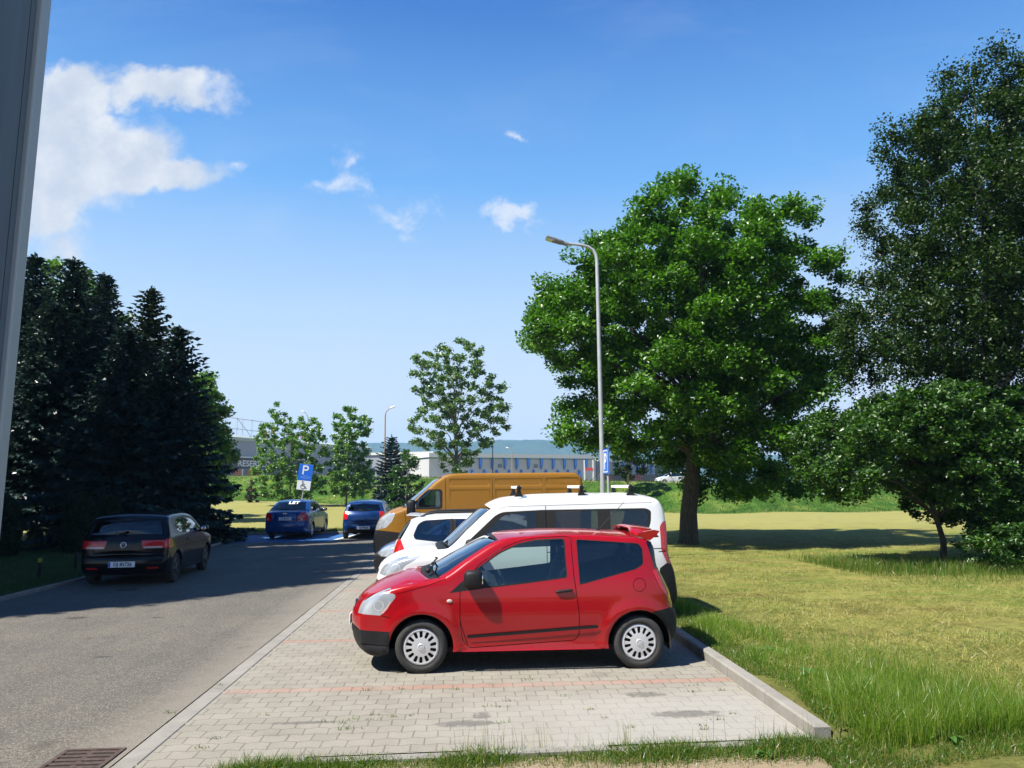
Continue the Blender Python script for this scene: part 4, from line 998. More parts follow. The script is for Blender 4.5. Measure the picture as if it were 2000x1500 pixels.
def asphalt_mat():
    m, t, p = mat('asphalt')
    co = t.node('ShaderNodeNewGeometry').outputs['Position']; x, y, z = t.xyz(co)
    v = t.node('ShaderNodeTexVoronoi'); v.inputs['Scale'].default_value = 95; t.link(co, v.inputs['Vector'])
    sp = t.xyz(v.outputs['Color'])[0]
    fine = t.noise(co, 60, 5, .7); big = t.noise(co, .55, 6, .6); mid = t.noise(co, 4, 5, .6)
    c = t.ramp(sp, [(0., (.055, .0505, .0425)), (.45, (.092, .0855, .074)), (.8, (.124, .115, .099)), (1., (.21, .195, .166))])
    c = t.mix(t.smooth(big, .3, .72), c, t.mix(1., c, (1.28, 1.24, 1.16), 'MULTIPLY'))
    c = t.mix(t.math('MULTIPLY', t.smooth(mid, .5, .75), .22), c, (0.1463, 0.1371, 0.1193))
    near = t.smooth(t.math('ADD', x, t.math('MULTIPLY', t.math('SUBTRACT', mid, .5), .5)), -3.3, -2.55)       # sand washed up along the border stones
    c = t.mix(t.math('MULTIPLY', near, .6), c, t.mix(fine, (0.1694, 0.1502, 0.1155), (0.2618, 0.2387, 0.2002)))
    trk = t.noise(t.vec(t.math('MULTIPLY', x, 1.6), t.math('MULTIPLY', y, .12), 0.), 1.4, 4, .55)      # wheel tracks along the road
    c = t.mix(t.math('MULTIPLY', t.smooth(trk, .42, .62), .30), c, t.mix(1., c, (.74, .74, .76), 'MULTIPLY'))
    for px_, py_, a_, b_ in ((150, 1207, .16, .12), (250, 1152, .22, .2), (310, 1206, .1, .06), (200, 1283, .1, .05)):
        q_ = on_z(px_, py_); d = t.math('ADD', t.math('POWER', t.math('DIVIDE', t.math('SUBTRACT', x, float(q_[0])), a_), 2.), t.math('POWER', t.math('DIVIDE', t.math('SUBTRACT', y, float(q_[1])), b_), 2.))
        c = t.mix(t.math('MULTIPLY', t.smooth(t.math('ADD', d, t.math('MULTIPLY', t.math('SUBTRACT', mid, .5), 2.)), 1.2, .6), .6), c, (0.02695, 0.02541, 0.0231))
    oil = t.math('MULTIPLY', t.smooth(t.noise(co, 1.3, 3, .5), .66, .78), .5)
    c = t.mix(oil, c, (0.0231, 0.0231, 0.0231))
    t.put(p.inputs['Base Color'], c); p.inputs['Roughness'].default_value = .9; p.inputs['Specular IOR Level'].default_value = .25
    b = t.node('ShaderNodeBump'); b.inputs['Strength'].default_value = .55; b.inputs['Distance'].default_value = .008
    t.put(b.inputs['Height'], t.math('ADD', sp, fine)); t.link(b.outputs[0], p.inputs['Normal'])
    return m
def sheet(name, poly, z, mt, kind='structure', parent=None, thick=.0):
    m = MB(); m.add([(a, b, z) for a, b in poly], [tuple(range(len(poly)))]); o = m.build(name, mt, parent)
    if kind: o['kind'] = kind
    return o
ASPH = asphalt_mat()
road = sheet('road', [(-2.55, -8), (-2.55, 29.4), (2.72, 29.4), (2.72, 34.2), (-9.25, 34.2), (-9.2, 31.5), (-8.75, 29.4), (-8.45, 22), (-8.35, 15), (-8.5, -8)], 0., ASPH)

def paver_mat():
    m, t, p = mat('interlocking_pavers')
    co = t.node('ShaderNodeNewGeometry').outputs['Position']; x, y, z = t.xyz(co)
    wob = t.noise(co, 3., 3, .5)
    k = t.math('MULTIPLY', t.math('PINGPONG', t.math('ADD', x, 100.), .1), .30)              # zig-zag course joints
    yy = t.math('ADD', t.math('SUBTRACT', y, .05), t.math('ADD', k, t.math('MULTIPLY', wob, .012)))
    xx = t.math('ADD', x, t.math('MULTIPLY', t.noise(co, 7., 2, .5), .02))
    br = t.node('ShaderNodeTexBrick'); t.put(br.inputs['Vector'], t.vec(xx, yy, 0.))
    br.inputs['Scale'].default_value = 1.; br.inputs['Mortar Size'].default_value = .0055; br.inputs['Mortar Smooth'].default_value = .25
    br.inputs['Brick Width'].default_value = .2; br.inputs['Row Height'].default_value = .165; br.inputs['Bias'].default_value = 0
    br.inputs['Color1'].default_value = (0.1802, 0.1641, 0.1316, 1); br.inputs['Color2'].default_value = (0.2162, 0.1977, 0.1592, 1); br.inputs['Mortar'].default_value = (0.06006, 0.05159, 0.03737, 1)
    fine = t.noise(co, 55, 5, .7); mid = t.noise(co, 2.4, 5, .6); big = t.noise(co, .7, 5, .6)
    c = br.outputs['Color']; mort = br.outputs['Fac']
    row = t.math('FLOOR', t.math('DIVIDE', yy, .165))
    # the short cross joints are open and dark, each to a different degree
    ph = t.math('FRACT', t.math('ADD', t.math('DIVIDE', xx, .2), t.math('ADD', t.math('MULTIPLY', t.math('MODULO', t.math('ADD', row, 101.), 2.), .5), 100.)))
    vj = t.math('MULTIPLY', t.smooth(t.math('ABSOLUTE', t.math('SUBTRACT', ph, .5)), .455, .485), t.smooth(t.noise(co, 5.5, 2, .5), .38, .60))
    c = t.mix(t.math('MULTIPLY', vj, .75), c, (0.04404, 0.03752, 0.0269))
    # rows 48, 63, 78, ... are the red dividing lines between the bays
    red = t.math('LESS_THAN', t.math('MODULO', t.math('ADD', t.math('SUBTRACT', row, 48.), 150.), 15.), .5)
    red = t.math('MULTIPLY', red, t.math('SUBTRACT', 1., mort))
    c = t.mix(t.math('MULTIPLY', red, .8), c, t.mix(fine, (0.2402, 0.1055, 0.071), (0.3203, 0.1563, 0.1121)))
    c = t.mix(t.math('MULTIPLY', t.smooth(mid, .40, .7), .5), c, (0.2723, 0.2517, 0.2056))           # worn, dusty stones
    c = t.mix(t.math('MULTIPLY', t.smooth(t.noise(co, 1.7, 4, .55), .60, .72), .55), c, t.mix(1., c, (.45, .44, .42), 'MULTIPLY'))   # oil drips
    c = t.mix(t.math('MULTIPLY', mort, .35), c, t.mix(t.smooth(big, .5, .6), (0.1121, 0.08989, 0.05979), (0.04805, 0.05862, 0.01495)))
    # pale cement bloom over the nearest bay
    bl = t.math('MULTIPLY', t.smooth(y, 7.9, 7.2), t.smooth(t.math('ADD', x, t.math('MULTIPLY', big, 2.)), .2, 2.4))
    c = t.mix(t.math('MULTIPLY', bl, .55), c, (0.3363, 0.3244, 0.299))
    # dark drips on the stones, each with an outline of its own
    for cx_, cy_, a_, b_ in ((-1.35, 6.95, .33, .05), (.02, 6.80, .30, .10), (.15, 7.02, .09, .10), (1.72, 7.55, .22, .10), (1.95, 6.9, .35, .12)):
        d = t.math('ADD', t.math('POWER', t.math('DIVIDE', t.math('SUBTRACT', x, cx_), a_), 2.), t.math('POWER', t.math('DIVIDE', t.math('SUBTRACT', y, cy_), b_), 2.))
        c = t.mix(t.math('MULTIPLY', t.smooth(t.math('ADD', d, t.math('MULTIPLY', t.math('SUBTRACT', t.noise(co, 13, 5, .65), .5), 3.2)), 1.2, .2), .8), c, (.05, .047, .042))
    c = t.mix(.3, c, t.mix(fine, (.115, .107, .09), (.385, .365, .315)))
    t.put(p.inputs['Base Color'], c); p.inputs['Roughness'].default_value = .88; p.inputs['Specular IOR Level'].default_value = .3
    b = t.node('ShaderNodeBump'); b.inputs['Strength'].default_value = .5; b.inputs['Distance'].default_value = .006
    t.put(b.inputs['Height'], t.math('ADD', t.math('SUBTRACT', 1., t.math('MULTIPLY', mort, 2.)), t.math('MULTIPLY', fine, .3))); t.link(b.outputs[0], p.inputs['Normal'])
    return m
pav = sheet('pavement', [(-2.36, 4.5), (-2.36, 29.38), (2.72, 29.38), (2.72, 6.2), (1.1, 6.16), (-1.2, 6.1), (-1.6, 5.95), (-2.2, 5.5)], .004, paver_mat())

def concrete_mat():
    m, t, p = mat('kerb_concrete')
    co = t.node('ShaderNodeNewGeometry').outputs['Position']; x, y, z = t.xyz(co)
    fine = t.noise(co, 70, 5, .7); mid = t.noise(co, 3, 6, .65)
    c = t.ramp(mid, [(.3, (0.154, 0.144, 0.1232)), (.55, (0.2194, 0.2079, 0.1809)), (.75, (0.2695, 0.258, 0.231))])
    c = t.mix(.35, c, t.mix(fine, (0.1232, 0.1155, 0.1001), (0.3542, 0.3388, 0.308)))
    c = t.mix(t.math('MULTIPLY', t.smooth(t.noise(co, 8, 4, .6), .62, .75), .4), c, (0.1155, 0.1001, 0.077))
    t.put(p.inputs['Base Color'], c); p.inputs['Roughness'].default_value = .9; p.inputs['Specular IOR Level'].default_value = .25
    b = t.node('ShaderNodeBump'); b.inputs['Strength'].default_value = .4; b.inputs['Distance'].default_value = .006
    t.put(b.inputs['Height'], t.math('ADD', fine, mid)); t.link(b.outputs[0], p.inputs['Normal'])
    return m
M['concrete'] = concrete_mat()
rng = np.random.default_rng(7)
def kerb(name, path, w, z0, z1, lens=1.0, gap=.008, jitter=.004):
    """run of kerb stones along a path, w wide to the left of it"""
    m = MB(); path = [np.array(p, float) for p in path]
    for a, b in zip(path[:-1], path[1:]):
        L = np.linalg.norm(b-a); n = max(1, round(L/lens)); d = (b-a)/L; nn = np.array([-d[1], d[0]])
        for i in range(n):
            s, e = a+d*(L*i/n+gap/2), a+d*(L*(i+1)/n-gap/2); dz = rng.uniform(-jitter, jitter)
            q = [s, e, e+nn*w, s+nn*w]; bv = .016
            lo = [(p[0], p[1], z0) for p in q]; md = [(p[0], p[1], z1+dz-bv) for p in q]
            qi = [s+d*bv+nn*bv, e-d*bv+nn*bv, e-d*bv+nn*(w-bv), s+d*bv+nn*(w-bv)]; hi = [(p[0], p[1], z1+dz) for p in qi]
            m.add(lo+md+hi, [(0, 1, 5, 4), (1, 2, 6, 5), (2, 3, 7, 6), (3, 0, 4, 7), (4, 5, 9, 8), (5, 6, 10, 9), (6, 7, 11, 10), (7, 4, 8, 11), (8, 9, 10, 11)])
    o = m.build(name, M['concrete']); o['kind'] = 'structure'; return o
kerb('kerb', [(2.85, 6.12), (2.85, 34.2)], .13, -.1, .115)
kerb('border_stones', [(-2.36, 3.0), (-2.36, 29.3)], .185, -.1, .007, jitter=.003)
kerb('edging', [(2.72, 6.12), (1.1, 6.08), (-1.15, 6.02), (-1.25, 6.0), (-1.65, 5.84), (-2.2, 5.4)], .075, -.1, .03, lens=.95, jitter=.008)
kerb('road_edge', [(-8.4, 4), (-8.35, 15), (-8.45, 22), (-8.75, 29.3), (-9.2, 31.5), (-9.25, 34.2)], .09, -.1, .075)
kerb('far_kerb', [(-9.25, 34.22), (2.85, 34.22)], .12, -.1, .12)

# blue disabled bay and its white line
bl, t_, p_ = mat('blue_road_paint'); co_ = t_.node('ShaderNodeNewGeometry').outputs['Position']
t_.put(p_.inputs['Base Color'], t_.mix(t_.smooth(t_.noise(co_, 5, 6, .7), .45, .7), (.014, .088, .24), (.04, .105, .21))); p_.inputs['Roughness'].default_value = .8
q0, q1 = on_z(440, 1060), on_z(627, 1060)
bay = sheet('blue_bay', [(-8.7, 29.55), (-5.15, 29.55), (-4.6, 34.1), (-9.1, 34.1), (-9.1, 31.6)], .004, bl)
sheet('bay_line', [(-5.15, 29.55), (-4.98, 29.55), (-4.43, 34.1), (-4.6, 34.1)], .008, plain('white_road_paint', (.62, .63, .64), .8, var=.15, vscale=9))
sheet('bay_front_line', [(-8.7, 29.43), (-2.0, 29.43), (-2.0, 29.53), (-8.7, 29.53)], .004, plain('worn_road_paint', (.16, .155, .14), .85, var=.3, vscale=6))

# drain grate in the gutter
def drain():
    r = empty('drain_grate', (0, 0, 0)); tag(r, 'rusty iron drain grate set in the asphalt beside the border stones', 'drain')
    rust = plain('rusty_iron', (.075, .05, .04), .8, .3, var=.45, vscale=30, bump=.3, bscale=80)
    x0, x1, y0, y1 = -3.05, -2.60, 5.62, 6.42
    m = MB(); f = .035
    m.box(x0, x1, y1-f, y1, -.02, .010); m.box(x0, x1, y0, y0+f, -.02, .010); m.box(x0, x0+f, y0+f, y1-f, -.02, .010); m.box(x1-f, x1, y0+f, y1-f, -.02, .010)
    m.build('frame', rust, r)
    b = MB(); n = 9
    for i in range(n):
        y = y0+f+(y1-y0-2*f)*(i+.5)/n; b.box(x0+f, x1-f, y-.023, y+.023, -.015, .007)
    b.box((x0+x1)/2-.02, (x0+x1)/2+.02, y0+f, y1-f, -.015, .0045)
    b.build('bars', rust, r)
    v = MB(); v.add([(x0+f, y0+f, .001), (x1-f, y0+f, .001), (x1-f, y1-f, .001), (x0+f, y1-f, .001)], [(0, 1, 2, 3)]); v.build('pit', M['dark'], r)
drain()

# ------------------------------------------------------------------ hills far off
def hills():
    n = 260; rows = 14; xs_ = np.linspace(-2300, 2300, n); V = []
    r_ = np.random.default_rng(3)
    ph = r_.uniform(0, 6.28, 8)
    prof = 112+15*np.sin(xs_/620+.6)+9*np.sin(xs_/260+ph[1])+5*np.sin(xs_/120+ph[2])
    prof = prof*np.clip(1.1-np.abs(xs_+150)/2600, .45, 1)
    for j in range(rows):
        k = j/(rows-1); h = np.sin(k*math.pi/2)**.9
        y = 1650+550*k+30*np.sin(xs_/150+j)
        V.append(np.stack([xs_, y, prof*h+2+(r_.uniform(-2.2, 2.8, n) if j > 0 else 0)], 1))
    V = np.concatenate(V); I = np.arange(n*rows).reshape(rows, n)
    Q = np.stack([I[:-1, :-1], I[:-1, 1:], I[1:, 1:], I[1:, :-1]], -1).reshape(-1, 4)
    m, t, p = mat('wooded_hills'); co = t.node('ShaderNodeNewGeometry').outputs['Position']
    t.put(p.inputs['Base Color'], t.ramp(t.noise(co, .035, 8, .7), [(.35, (.010, .03, .012)), (.6, (.03, .06, .018)), (.75, (.06, .09, .03))])); p.inputs['Roughness'].default_value = 1
    o = np_mesh('hills', V, Q, m, smooth=True); o['kind'] = 'structure'
hills()

# ------------------------------------------------------------------ building at the left edge (only its corner shows)
def near_building():
    p = at_y(50, 470, 2.6); xc = p[0]
    r = empty('building', (xc-.049, 2.6, 0)); r.rotation_euler = (0, math.radians(1.0), 0); tag(r, 'corner of a grey metal-clad building rising at the left edge of the view', 'building')
    m, t, pr = mat('grey_cladding'); co = t.node('ShaderNodeNewGeometry').outputs['Position']; x, y, z = t.xyz(co)
    n = t.noise(t.vec(t.math('MULTIPLY', x, 6), t.math('MULTIPLY', y, 6), t.math('MULTIPLY', z, .5)), 1.3, 6, .6)
    t.put(pr.inputs['Base Color'], t.ramp(n, [(.3, (.10, .12, .15)), (.7, (.16, .185, .22))])); pr.inputs['Roughness'].default_value = .55
    b = MB(); b.box(-6, -.006, -6, -.09, -.3, 7.2); b.box(-6, -.006, -.085, -.03, -.3, 7.2); b.build('wall', m, r)
    c = MB(); c.box(-.05, .012, -.055, .0, -.3, 7.22, 0, .006); c.build('corner_trim', plain('corner_trim', (.42, .43, .44), .5, .2), r)
    j = MB(); j.box(-6.05, .02, -6.05, .03, 7.2, 7.32); j.build('roof_edge', m, r)
near_building()

# ------------------------------------------------------------------ far industrial buildings
def basis(p0, p1):
    a = Vector((p0[0], p0[1], 0)); b = Vector((p1[0], p1[1], 0)); return a, (b-a).length, math.atan2(b.y-a.y, b.x-a.x)
M['wall_grey'] = plain('grey_panel_wall', (0.231, 0.2464, 0.2849), .6, var=.06, vscale=.3)
M['wall_pale'] = plain('pale_panel_wall', (.42, .42, .42), .6, var=.05, vscale=.4)
M['wall_dark'] = plain('brown_panel_wall', (0.02695, 0.02002, 0.02156), .5)
M['pil_blue'] = plain('blue_steel', (.03, .15, .52), .5)
M['roof_white'] = plain('white_fascia', (0.5544, 0.5544, 0.539), .5)
M['roof_green'] = plain('pale_green_roof', (0.3234, 0.3619, 0.308), .6)
M['win_far'] = plain('far_window', (0.0385, 0.0539, 0.077), .1, 0, 1.)
M['red_sign'] = plain('red_sign', (0.4235, 0.0231, 0.0231), .5)
M['orange_sign'] = plain('orange_poster', (0.385, 0.0924, 0.0231), .5)
def factory():
    o, L, a = basis(at_y(425, 900, 186), at_y(724, 900, 247))
    r = empty('factory', (o.x, o.y, 2.5), a); tag(r, 'grey factory with a dark lettered band and roof gantry, behind the young trees', 'building')
    b = MB(); b.box(0, L, 0, 45, 0, 11.2); b.build('wall', M['wall_grey'], r)
    b = MB(); b.prism([(0-.3, 11.2), (46, 11.2), (46, 12.4), (22, 13.4), (2, 12.6), (-.3, 12.0)], 'x', -.2, L+.2); b.build('roof', M['roof_green'], r)
    b = MB(); b.box(-.1, L*.55, -.35, -.02, 4.4, 7.05); band = b.build('sign_band', M['wall_dark'], r)
    b = MB(); b.box(-.1, L*.55, -.55, -.02, 7.06, 7.35); b.build('ledge', M['roof_white'], r)
    text_mesh('lettering', 'RESERVED', 2.05, M['roof_white'], band, frame((6.4, -.38, 5.6), (1, 0, 0), (0, 0, 1)), .02, align='LEFT', bold=.05, sx=1.3)
    text_mesh('lettering', 'OUTLET', .75, M['roof_white'], band, frame((.8, -.38, 6.0), (1, 0, 0), (0, 0, 1)), .02, align='LEFT')
    for x0, x1 in ((.6, 2.7), (2.95, 4.6), (4.9, 6.1)):
        b = MB(); b.box(x0, x1, -.1, -.02, 8.1, 9.5); b.build('window', M['win_far'], r)
    b = MB(); b.box(-.1, L*.5, -.16, -.02, 1.2, 4.3); b.build('shop_front', M['win_far'], r)
    b = MB()
    for x in (1, 8.3, 15.5, 23): b.box(x-.25, x+.25, -.3, -.17, 1.2, 4.3)
    b.build('shop_posts', M['roof_white'], r)
    b = MB(); b.box(5.2, 8., -.24, -.18, 2.0, 4.0); b.build('poster', M['orange_sign'], r)
    b = MB(); b.box(10.0, 15., -.24, -.18, 2.2, 4.1); b.build('poster', M['orange_sign'], r)
    b = MB(); R_ = .09
    for x in (4.6, 9.5, 15, 22, 29):
        b.tube([(x, 3, 12.3), (x, 3, 17.2)], R_, 5); b.tube([(x, 6, 12.3), (x, 6, 17.2)], R_, 5)
    for z in (14.4, 17.0): b.tube([(4.6, 3, z), (29, 3, z-.3)], R_, 5)
    b.tube([(9.5, 3, 17), (15, 3, 12.6)], R_, 5); b.tube([(22, 3, 17), (29, 3, 12.6)], R_, 5); b.build('roof_gantry', M['steel'], r)
    b = MB()
    for x0, x1, zz, h in ((18.2, 19.0, 13.0, 1.4), (19.0, 20.2, 13.0, .7), (21.0, 22.4, 13.8, 1.9), (29.5, 32.5, 13.0, 1.2), (34, 36.2, 13.2, 1.7)): b.box(x0, x1, 1.6, 1.8, zz, zz+h)
    b.build('roof_letters', M['red_sign'], r)
    b = MB(); Z0 = 9.5
    x0 = L*.72
    for x in (x0, x0+3.4, x0+6.8):
        b.box(x-.2, x+.2, -1.2, -.8, 0, 15)
    for z in (11.3, 14.6): b.box(x0, x0+6.8, -1.15, -.85, z, z+.35)
    b.tube([(x0, -1, 11.4), (x0+3.4, -1, 14.7)], .15, 5); b.tube([(x0+3.4, -1, 11.4), (x0+6.8, -1, 14.7)], .15, 5); b.build('steel_portal', M['roof_white'], r)
factory()
def low_block():
    o, L, a = basis(at_y(712, 900, 236), at_y(846, 900, 228))
    r = empty('low_building', (o.x, o.y, 2.3), a); tag(r, 'low grey flat-roofed block between the lettered factory and the long hall', 'building')
    b = MB(); b.box(0, L, 0, 20, 0, 9.4); b.build('wall', M['wall_grey'], r)
    b = MB(); b.box(-.2, L+.2, -.4, 20, 9.4, 10.1); b.build('roof', M['roof_white'], r)
    for i in range(6):
        b = MB(); x = 1.5+i*L/6.3; b.box(x, x+2., -.1, -.02, 3.5, 5.6); b.build('window', M['win_far'], r)
low_block()
def hall():
    p0, p1 = at_y(838, 900, 188), at_y(1163, 900, 207)
    o, L, a = basis(p0, p1)
    r = empty('warehouse', (o.x, o.y, 2.2), a); tag(r, 'long pale warehouse with blue wall fins, seen above the yellow van', 'building')
    b = MB(); b.box(0, L, 0, 14, 0, 6.6); b.build('wall', M['wall_pale'], r)
    b = MB(); b.box(.2, L-.2, .05, 14, 6.6, 7.0); b.build('clerestory', plain('teal_glazing', (.16, .27, .30), .25), r)
    b = MB(); b.box(-.3, L+.3, -.8, 14.5, 7.0, 8.0); b.build('roof', M['roof_white'], r)
    def lx(px):                                # where a column of the photo meets the facade
        d = ray(px, 900); q = Vector((math.cos(a), math.sin(a))); n = Vector((-q.y, q.x)); t = (n.x*o.x+n.y*o.y)/(n.x*d[0]+n.y*d[1])
        return (t*d[0]-o.x)*q.x+(t*d[1]-o.y)*q.y
    for px in (937, 960, 985, 1008, 1031, 1056, 1079, 1101, 1122, 1143):
        b = MB(); x = lx(px); b.prism([(-.9, 6.95), (-.02, 6.95), (-.02, 4.1), (-.25, 4.1), (-.9, 5.2)], 'x', x-.2, x+.2); b.build('wall_fin', M['pil_blue'], r)
    for px in (921, 945, 969, 993, 1017, 1041, 1065, 1088, 1108, 1130):
        b = MB(); x = lx(px); b.prism([(-.9, 0), (-.02, 0), (-.02, 4.0), (-.25, 4.0), (-.9, 3.0)], 'x', x-.2, x+.2); b.build('wall_fin', M['pil_blue'], r)
    for px in (976, 1046):
        b = MB(); x = lx(px); b.box(x-.5, x+.5, -.25, -.02, 4.5, 5.4); b.build('vent', M['win_far'], r)
hall()
def blue_works():
    p0, p1 = at_y(1166, 900, 209), at_y(1335, 900, 240)
    o, L, a = basis(p0, p1)
    r = empty('workshop', (o.x, o.y, 2.2), a); tag(r, 'grey workshop with blue ribs and red lettering, right of the street lamp', 'building')
    b = MB(); b.box(0, L, 0, 30, 0, 6.4); b.build('wall', M['wall_grey'], r)
    b = MB(); b.box(-.2, L+.2, -.5, 30, 6.4, 6.9); b.build('roof', M['roof_white'], r)
    for i in range(13):
        b = MB(); x = 1.+i*(L-2)/12; b.prism([(-.7, 6.35), (-.02, 6.35), (-.02, 3.2), (-.7, 3.2)], 'x', x-.25, x+.25); b.build('wall_rib', M['pil_blue'], r)
    b = MB(); b.box(3, L, -.3, -.02, .2, 2.9); bd = b.build('sign_band', M['wall_dark'], r)
    text_mesh('lettering', 'SUFFEC', 2.9, M['red_sign'], bd, frame((13.2, -.34, 1.5), (1, 0, 0), (0, 0, 1)), .02, align='LEFT', bold=.03, sx=.9)
    text_mesh('lettering', 'LA', 2.9, M['red_sign'], bd, frame((4.0, -.34, 1.5), (1, 0, 0), (0, 0, 1)), .02, align='LEFT', bold=.03, sx=.8)
blue_works()
def gate_frame():
    p0, p1 = at_y(1142, 945, 165), at_y(1159, 945, 165)
    r = empty('gateway', (p0[0], p0[1], 2.1)); w = p1[0]-p0[0]; tag(r, 'tall white gateway posts with a small red board, beside the warehouse end', 'gate')
    for x in (0, w): b = MB(); b.box(x-.13, x+.13, -.13, .13, 0, 5.4); b.build('post', M['roof_white'], r)
    b = MB(); b.box(.2, w-.1, -.2, -.14, 3.1, 3.7); b.build('board', M['red_sign'], r)
gate_frame()
def panel_fence():
    p0, p1 = at_y(1686, 945, 110), at_y(1708, 945, 110); w = p1[0]-p0[0]
    r = empty('fence_panel', (p0[0], 110, 2.05)); tag(r, 'small pale mesh fence panel far across the field, under the right-hand trees', 'fence')
    b = MB()
    for x in (0, w): b.box(x-.04, x+.04, -.04, .04, 0, .95)
    for z in (.05, .9): b.box(0, w, -.03, .03, z, z+.06)
    b.build('frame', M['steel'], r)
    b = MB(); n = 12
    for i in range(1, n): b.box(w*i/n-.008, w*i/n+.008, -.008, .008, .1, .9)
    b.build('mesh', M['steel'], r)
panel_fence()

# ------------------------------------------------------------------ lamps and signs
def street_lamp():
    p = at_y(1177.5, 960, 19.5); x, y = p[0], p[1]
    q = at_y(1166, 510, 19.5); lean = (q[0]-x)/(q[2]-p[2])
    r = empty('street_lamp', (x, y, .1)); tag(r, 'tall grey street lamp with a curved arm, standing before the big maple', 'street lamp')
    h = q[2]-.1
    X = lambda z: lean*(z-(p[2]-.1))
    m = MB(); m.tube([(X(0), 0, -.1), (X(1.9), 0, 1.9), (X(2.0), 0, 2.0)], .068, 12); m.tube([(X(2.0), 0, 2.0), (X(4), 0, 4), (X(h), 0, h)], [.060, .055, .047], 12, cap=False)
    arm = [(X(h), 0, h)]
    for px, py in ((1164, 498), (1158, 488), (1148, 481.5), (1135, 478.5), (1102, 475)):
        w = at_y(px, py, 19.5); arm.append((w[0]-x, 0, w[2]-.1))
    m.tube(arm, [.047, .045, .041, .038, .035, .033], 10); m.build('pole', M['steel'], r)
    m = MB(); a0 = at_y(1106, 476.5, 19.5); a1 = at_y(1066, 464, 19.5); d = Vector((a1[0]-a0[0], 0, a1[2]-a0[2])); L = d.length; ang = math.atan2(d.z, -d.x)
    R = Matrix.Translation((a0[0]-x, 0, a0[2]-.1)) @ Matrix.Rotation(ang, 4, 'Y')
    m.M = R
    m.blob((-L*.42, 0, 0), (L*.32, .11, .06), (.7, .8), 8, 16); m.box(-L, -L*.5, -.13, .13, -.03, .04, 0, .02); m.tube([(.05, 0, 0), (-.2, 0, 0)], .06, 8)
    hd = m.build('lamp_head', plain('lamp_housing', (.20, .20, .20), .5, .2), r)
    m = MB(); m.M = R; m.box(-L*.97, -L*.55, -.12, .12, -.042, -.032); m.build('lamp_lens', M['lamp'], hd)
street_lamp()
def far_lamp(px, ybase, ytop, Y, z0, head, label):
    p = at_y(px, ytop, Y); r = empty('street_lamp', (p[0], Y, z0)); tag(r, label, 'street lamp', None)
    h = p[2]-z0; m = MB()
    k = head*Y/1500
    m.tube([(0, 0, -.2), (0, 0, h*.9), (k*.12, 0, h*.955), (k*.45, 0, h*.99), (k*.8, 0, h*1.01)], [.11, .08, .06, .05, .05], 8); m.build('pole', plain('rusty_pole', (.26, .20, .15), .7), r)
    m = MB(); m.blob((k*.95, 0, h*1.018), (abs(k)*.38, .2, .12), (.8, .8), 8, 12, M=Matrix.Rotation(-.35*math.copysign(1, head), 3, 'Y')); m.build('lamp_head', M['white'], r)
far_lamp(752.5, 935, 798, 92, 2.9, 15, 'slim distant street lamp rising behind the dark little spruce')
far_lamp(1000, 925, 876, 170, 2.2, -9, 'tiny distant street lamp above the warehouse roof')
far_lamp(602, 925, 806, 150, 2.9, -10, 'distant street lamp whose pale head peeps over the left young maple')
p = at_y(962.5, 945, 80); r = empty('pole', (p[0], 80, 2.4)); tag(r, 'thin dark pole standing in front of the warehouse', 'pole')
m = MB(); m.tube([(0, 0, -.2), (0, 0, at_y(962.5, 858, 80)[2]-2.4)], [.06, .04], 6); m.tube([(0, 0, 3.9), (.0, 0, 4.15)], .075, 6); m.build('mast', M['black'], r)

M['sign_blue'] = plain('sign_blue', (.012, .13, .58), .4, var=.1, vscale=6)
M['sign_white'] = plain('sign_white', (.72, .74, .75), .45)
def p_board(r, w, h, letter, parent_name='sign_board', border=True):
    """square blue board with P, centred at the origin, facing -y"""
    m = MB(); m.box(-w/2, w/2, -.012, .012, -h/2, h/2, 0, .004); b = m.build(parent_name, [M['sign_blue']], r)
    if border:
        e = .035; t = .022; m = MB(); y = (-.0145, -.0125)
        m.box(-w/2+e, w/2-e, *y, h/2-e-t, h/2-e); m.box(-w/2+e, w/2-e, *y, -h/2+e, -h/2+e+t); m.box(-w/2+e, -w/2+e+t, *y, -h/2+e+t, h/2-e-t); m.box(w/2-e-t, w/2-e, *y, -h/2+e+t, h/2-e-t)
        m.build('border', M['sign_white'], b)
    m = MB(); m.box(-w/2-.004, w/2+.004, .013, .018, -h/2-.004, h/2+.004); m.build('sign_back', M['steel'], b)
    return b
def letter_p(parent, cx, cz, h, w):
    m = MB(); t = h*.155; x0 = cx-w/2; z0 = cz-h/2; y = (-.019, -.0125)
    R0 = h*.29; n = 12; cz2 = z0+h-R0; ri = R0-t
    m.box(x0, x0+t, *y, z0, z0+h)
    xs_ = x0+t; xe = x0+w-R0
    m.box(xs_, xe, *y, z0+h-t, z0+h); m.box(xs_, xe, *y, z0+h-2*R0, z0+h-2*R0+t)
    O = [(xe+R0*math.sin(math.pi*k/n), cz2+R0*math.cos(math.pi*k/n)) for k in range(n+1)]; I_ = [(xe+ri*math.sin(math.pi*k/n), cz2+ri*math.cos(math.pi*k/n)) for k in range(n+1)]
    for k in range(n): m.prism([O[k], O[k+1], I_[k+1], I_[k]], 'y', *y)
    return m.build('letter', M['sign_white'], parent)
def parking_sign():
    p = at_y(1184.5, 940, 19.2)
    r = empty('parking_sign', (p[0], 19.2, .1), math.radians(-88)); tag(r, 'blue parking sign turned almost edge-on, beside the tall street lamp', 'road sign')
    m = MB(); m.tube([(0, .045, -.1), (0, .045, at_y(1182, 876, 19.2)[2]-.15)], .03, 10); m.build('post', M['steel'], r)
    zc = at_y(1182, 901, 19.2)[2]-.1
    b = p_board(r, .56, .62, True); letter_p(b, 0, 0, .40, .25); b.location = (0, 0, zc)
parking_sign()
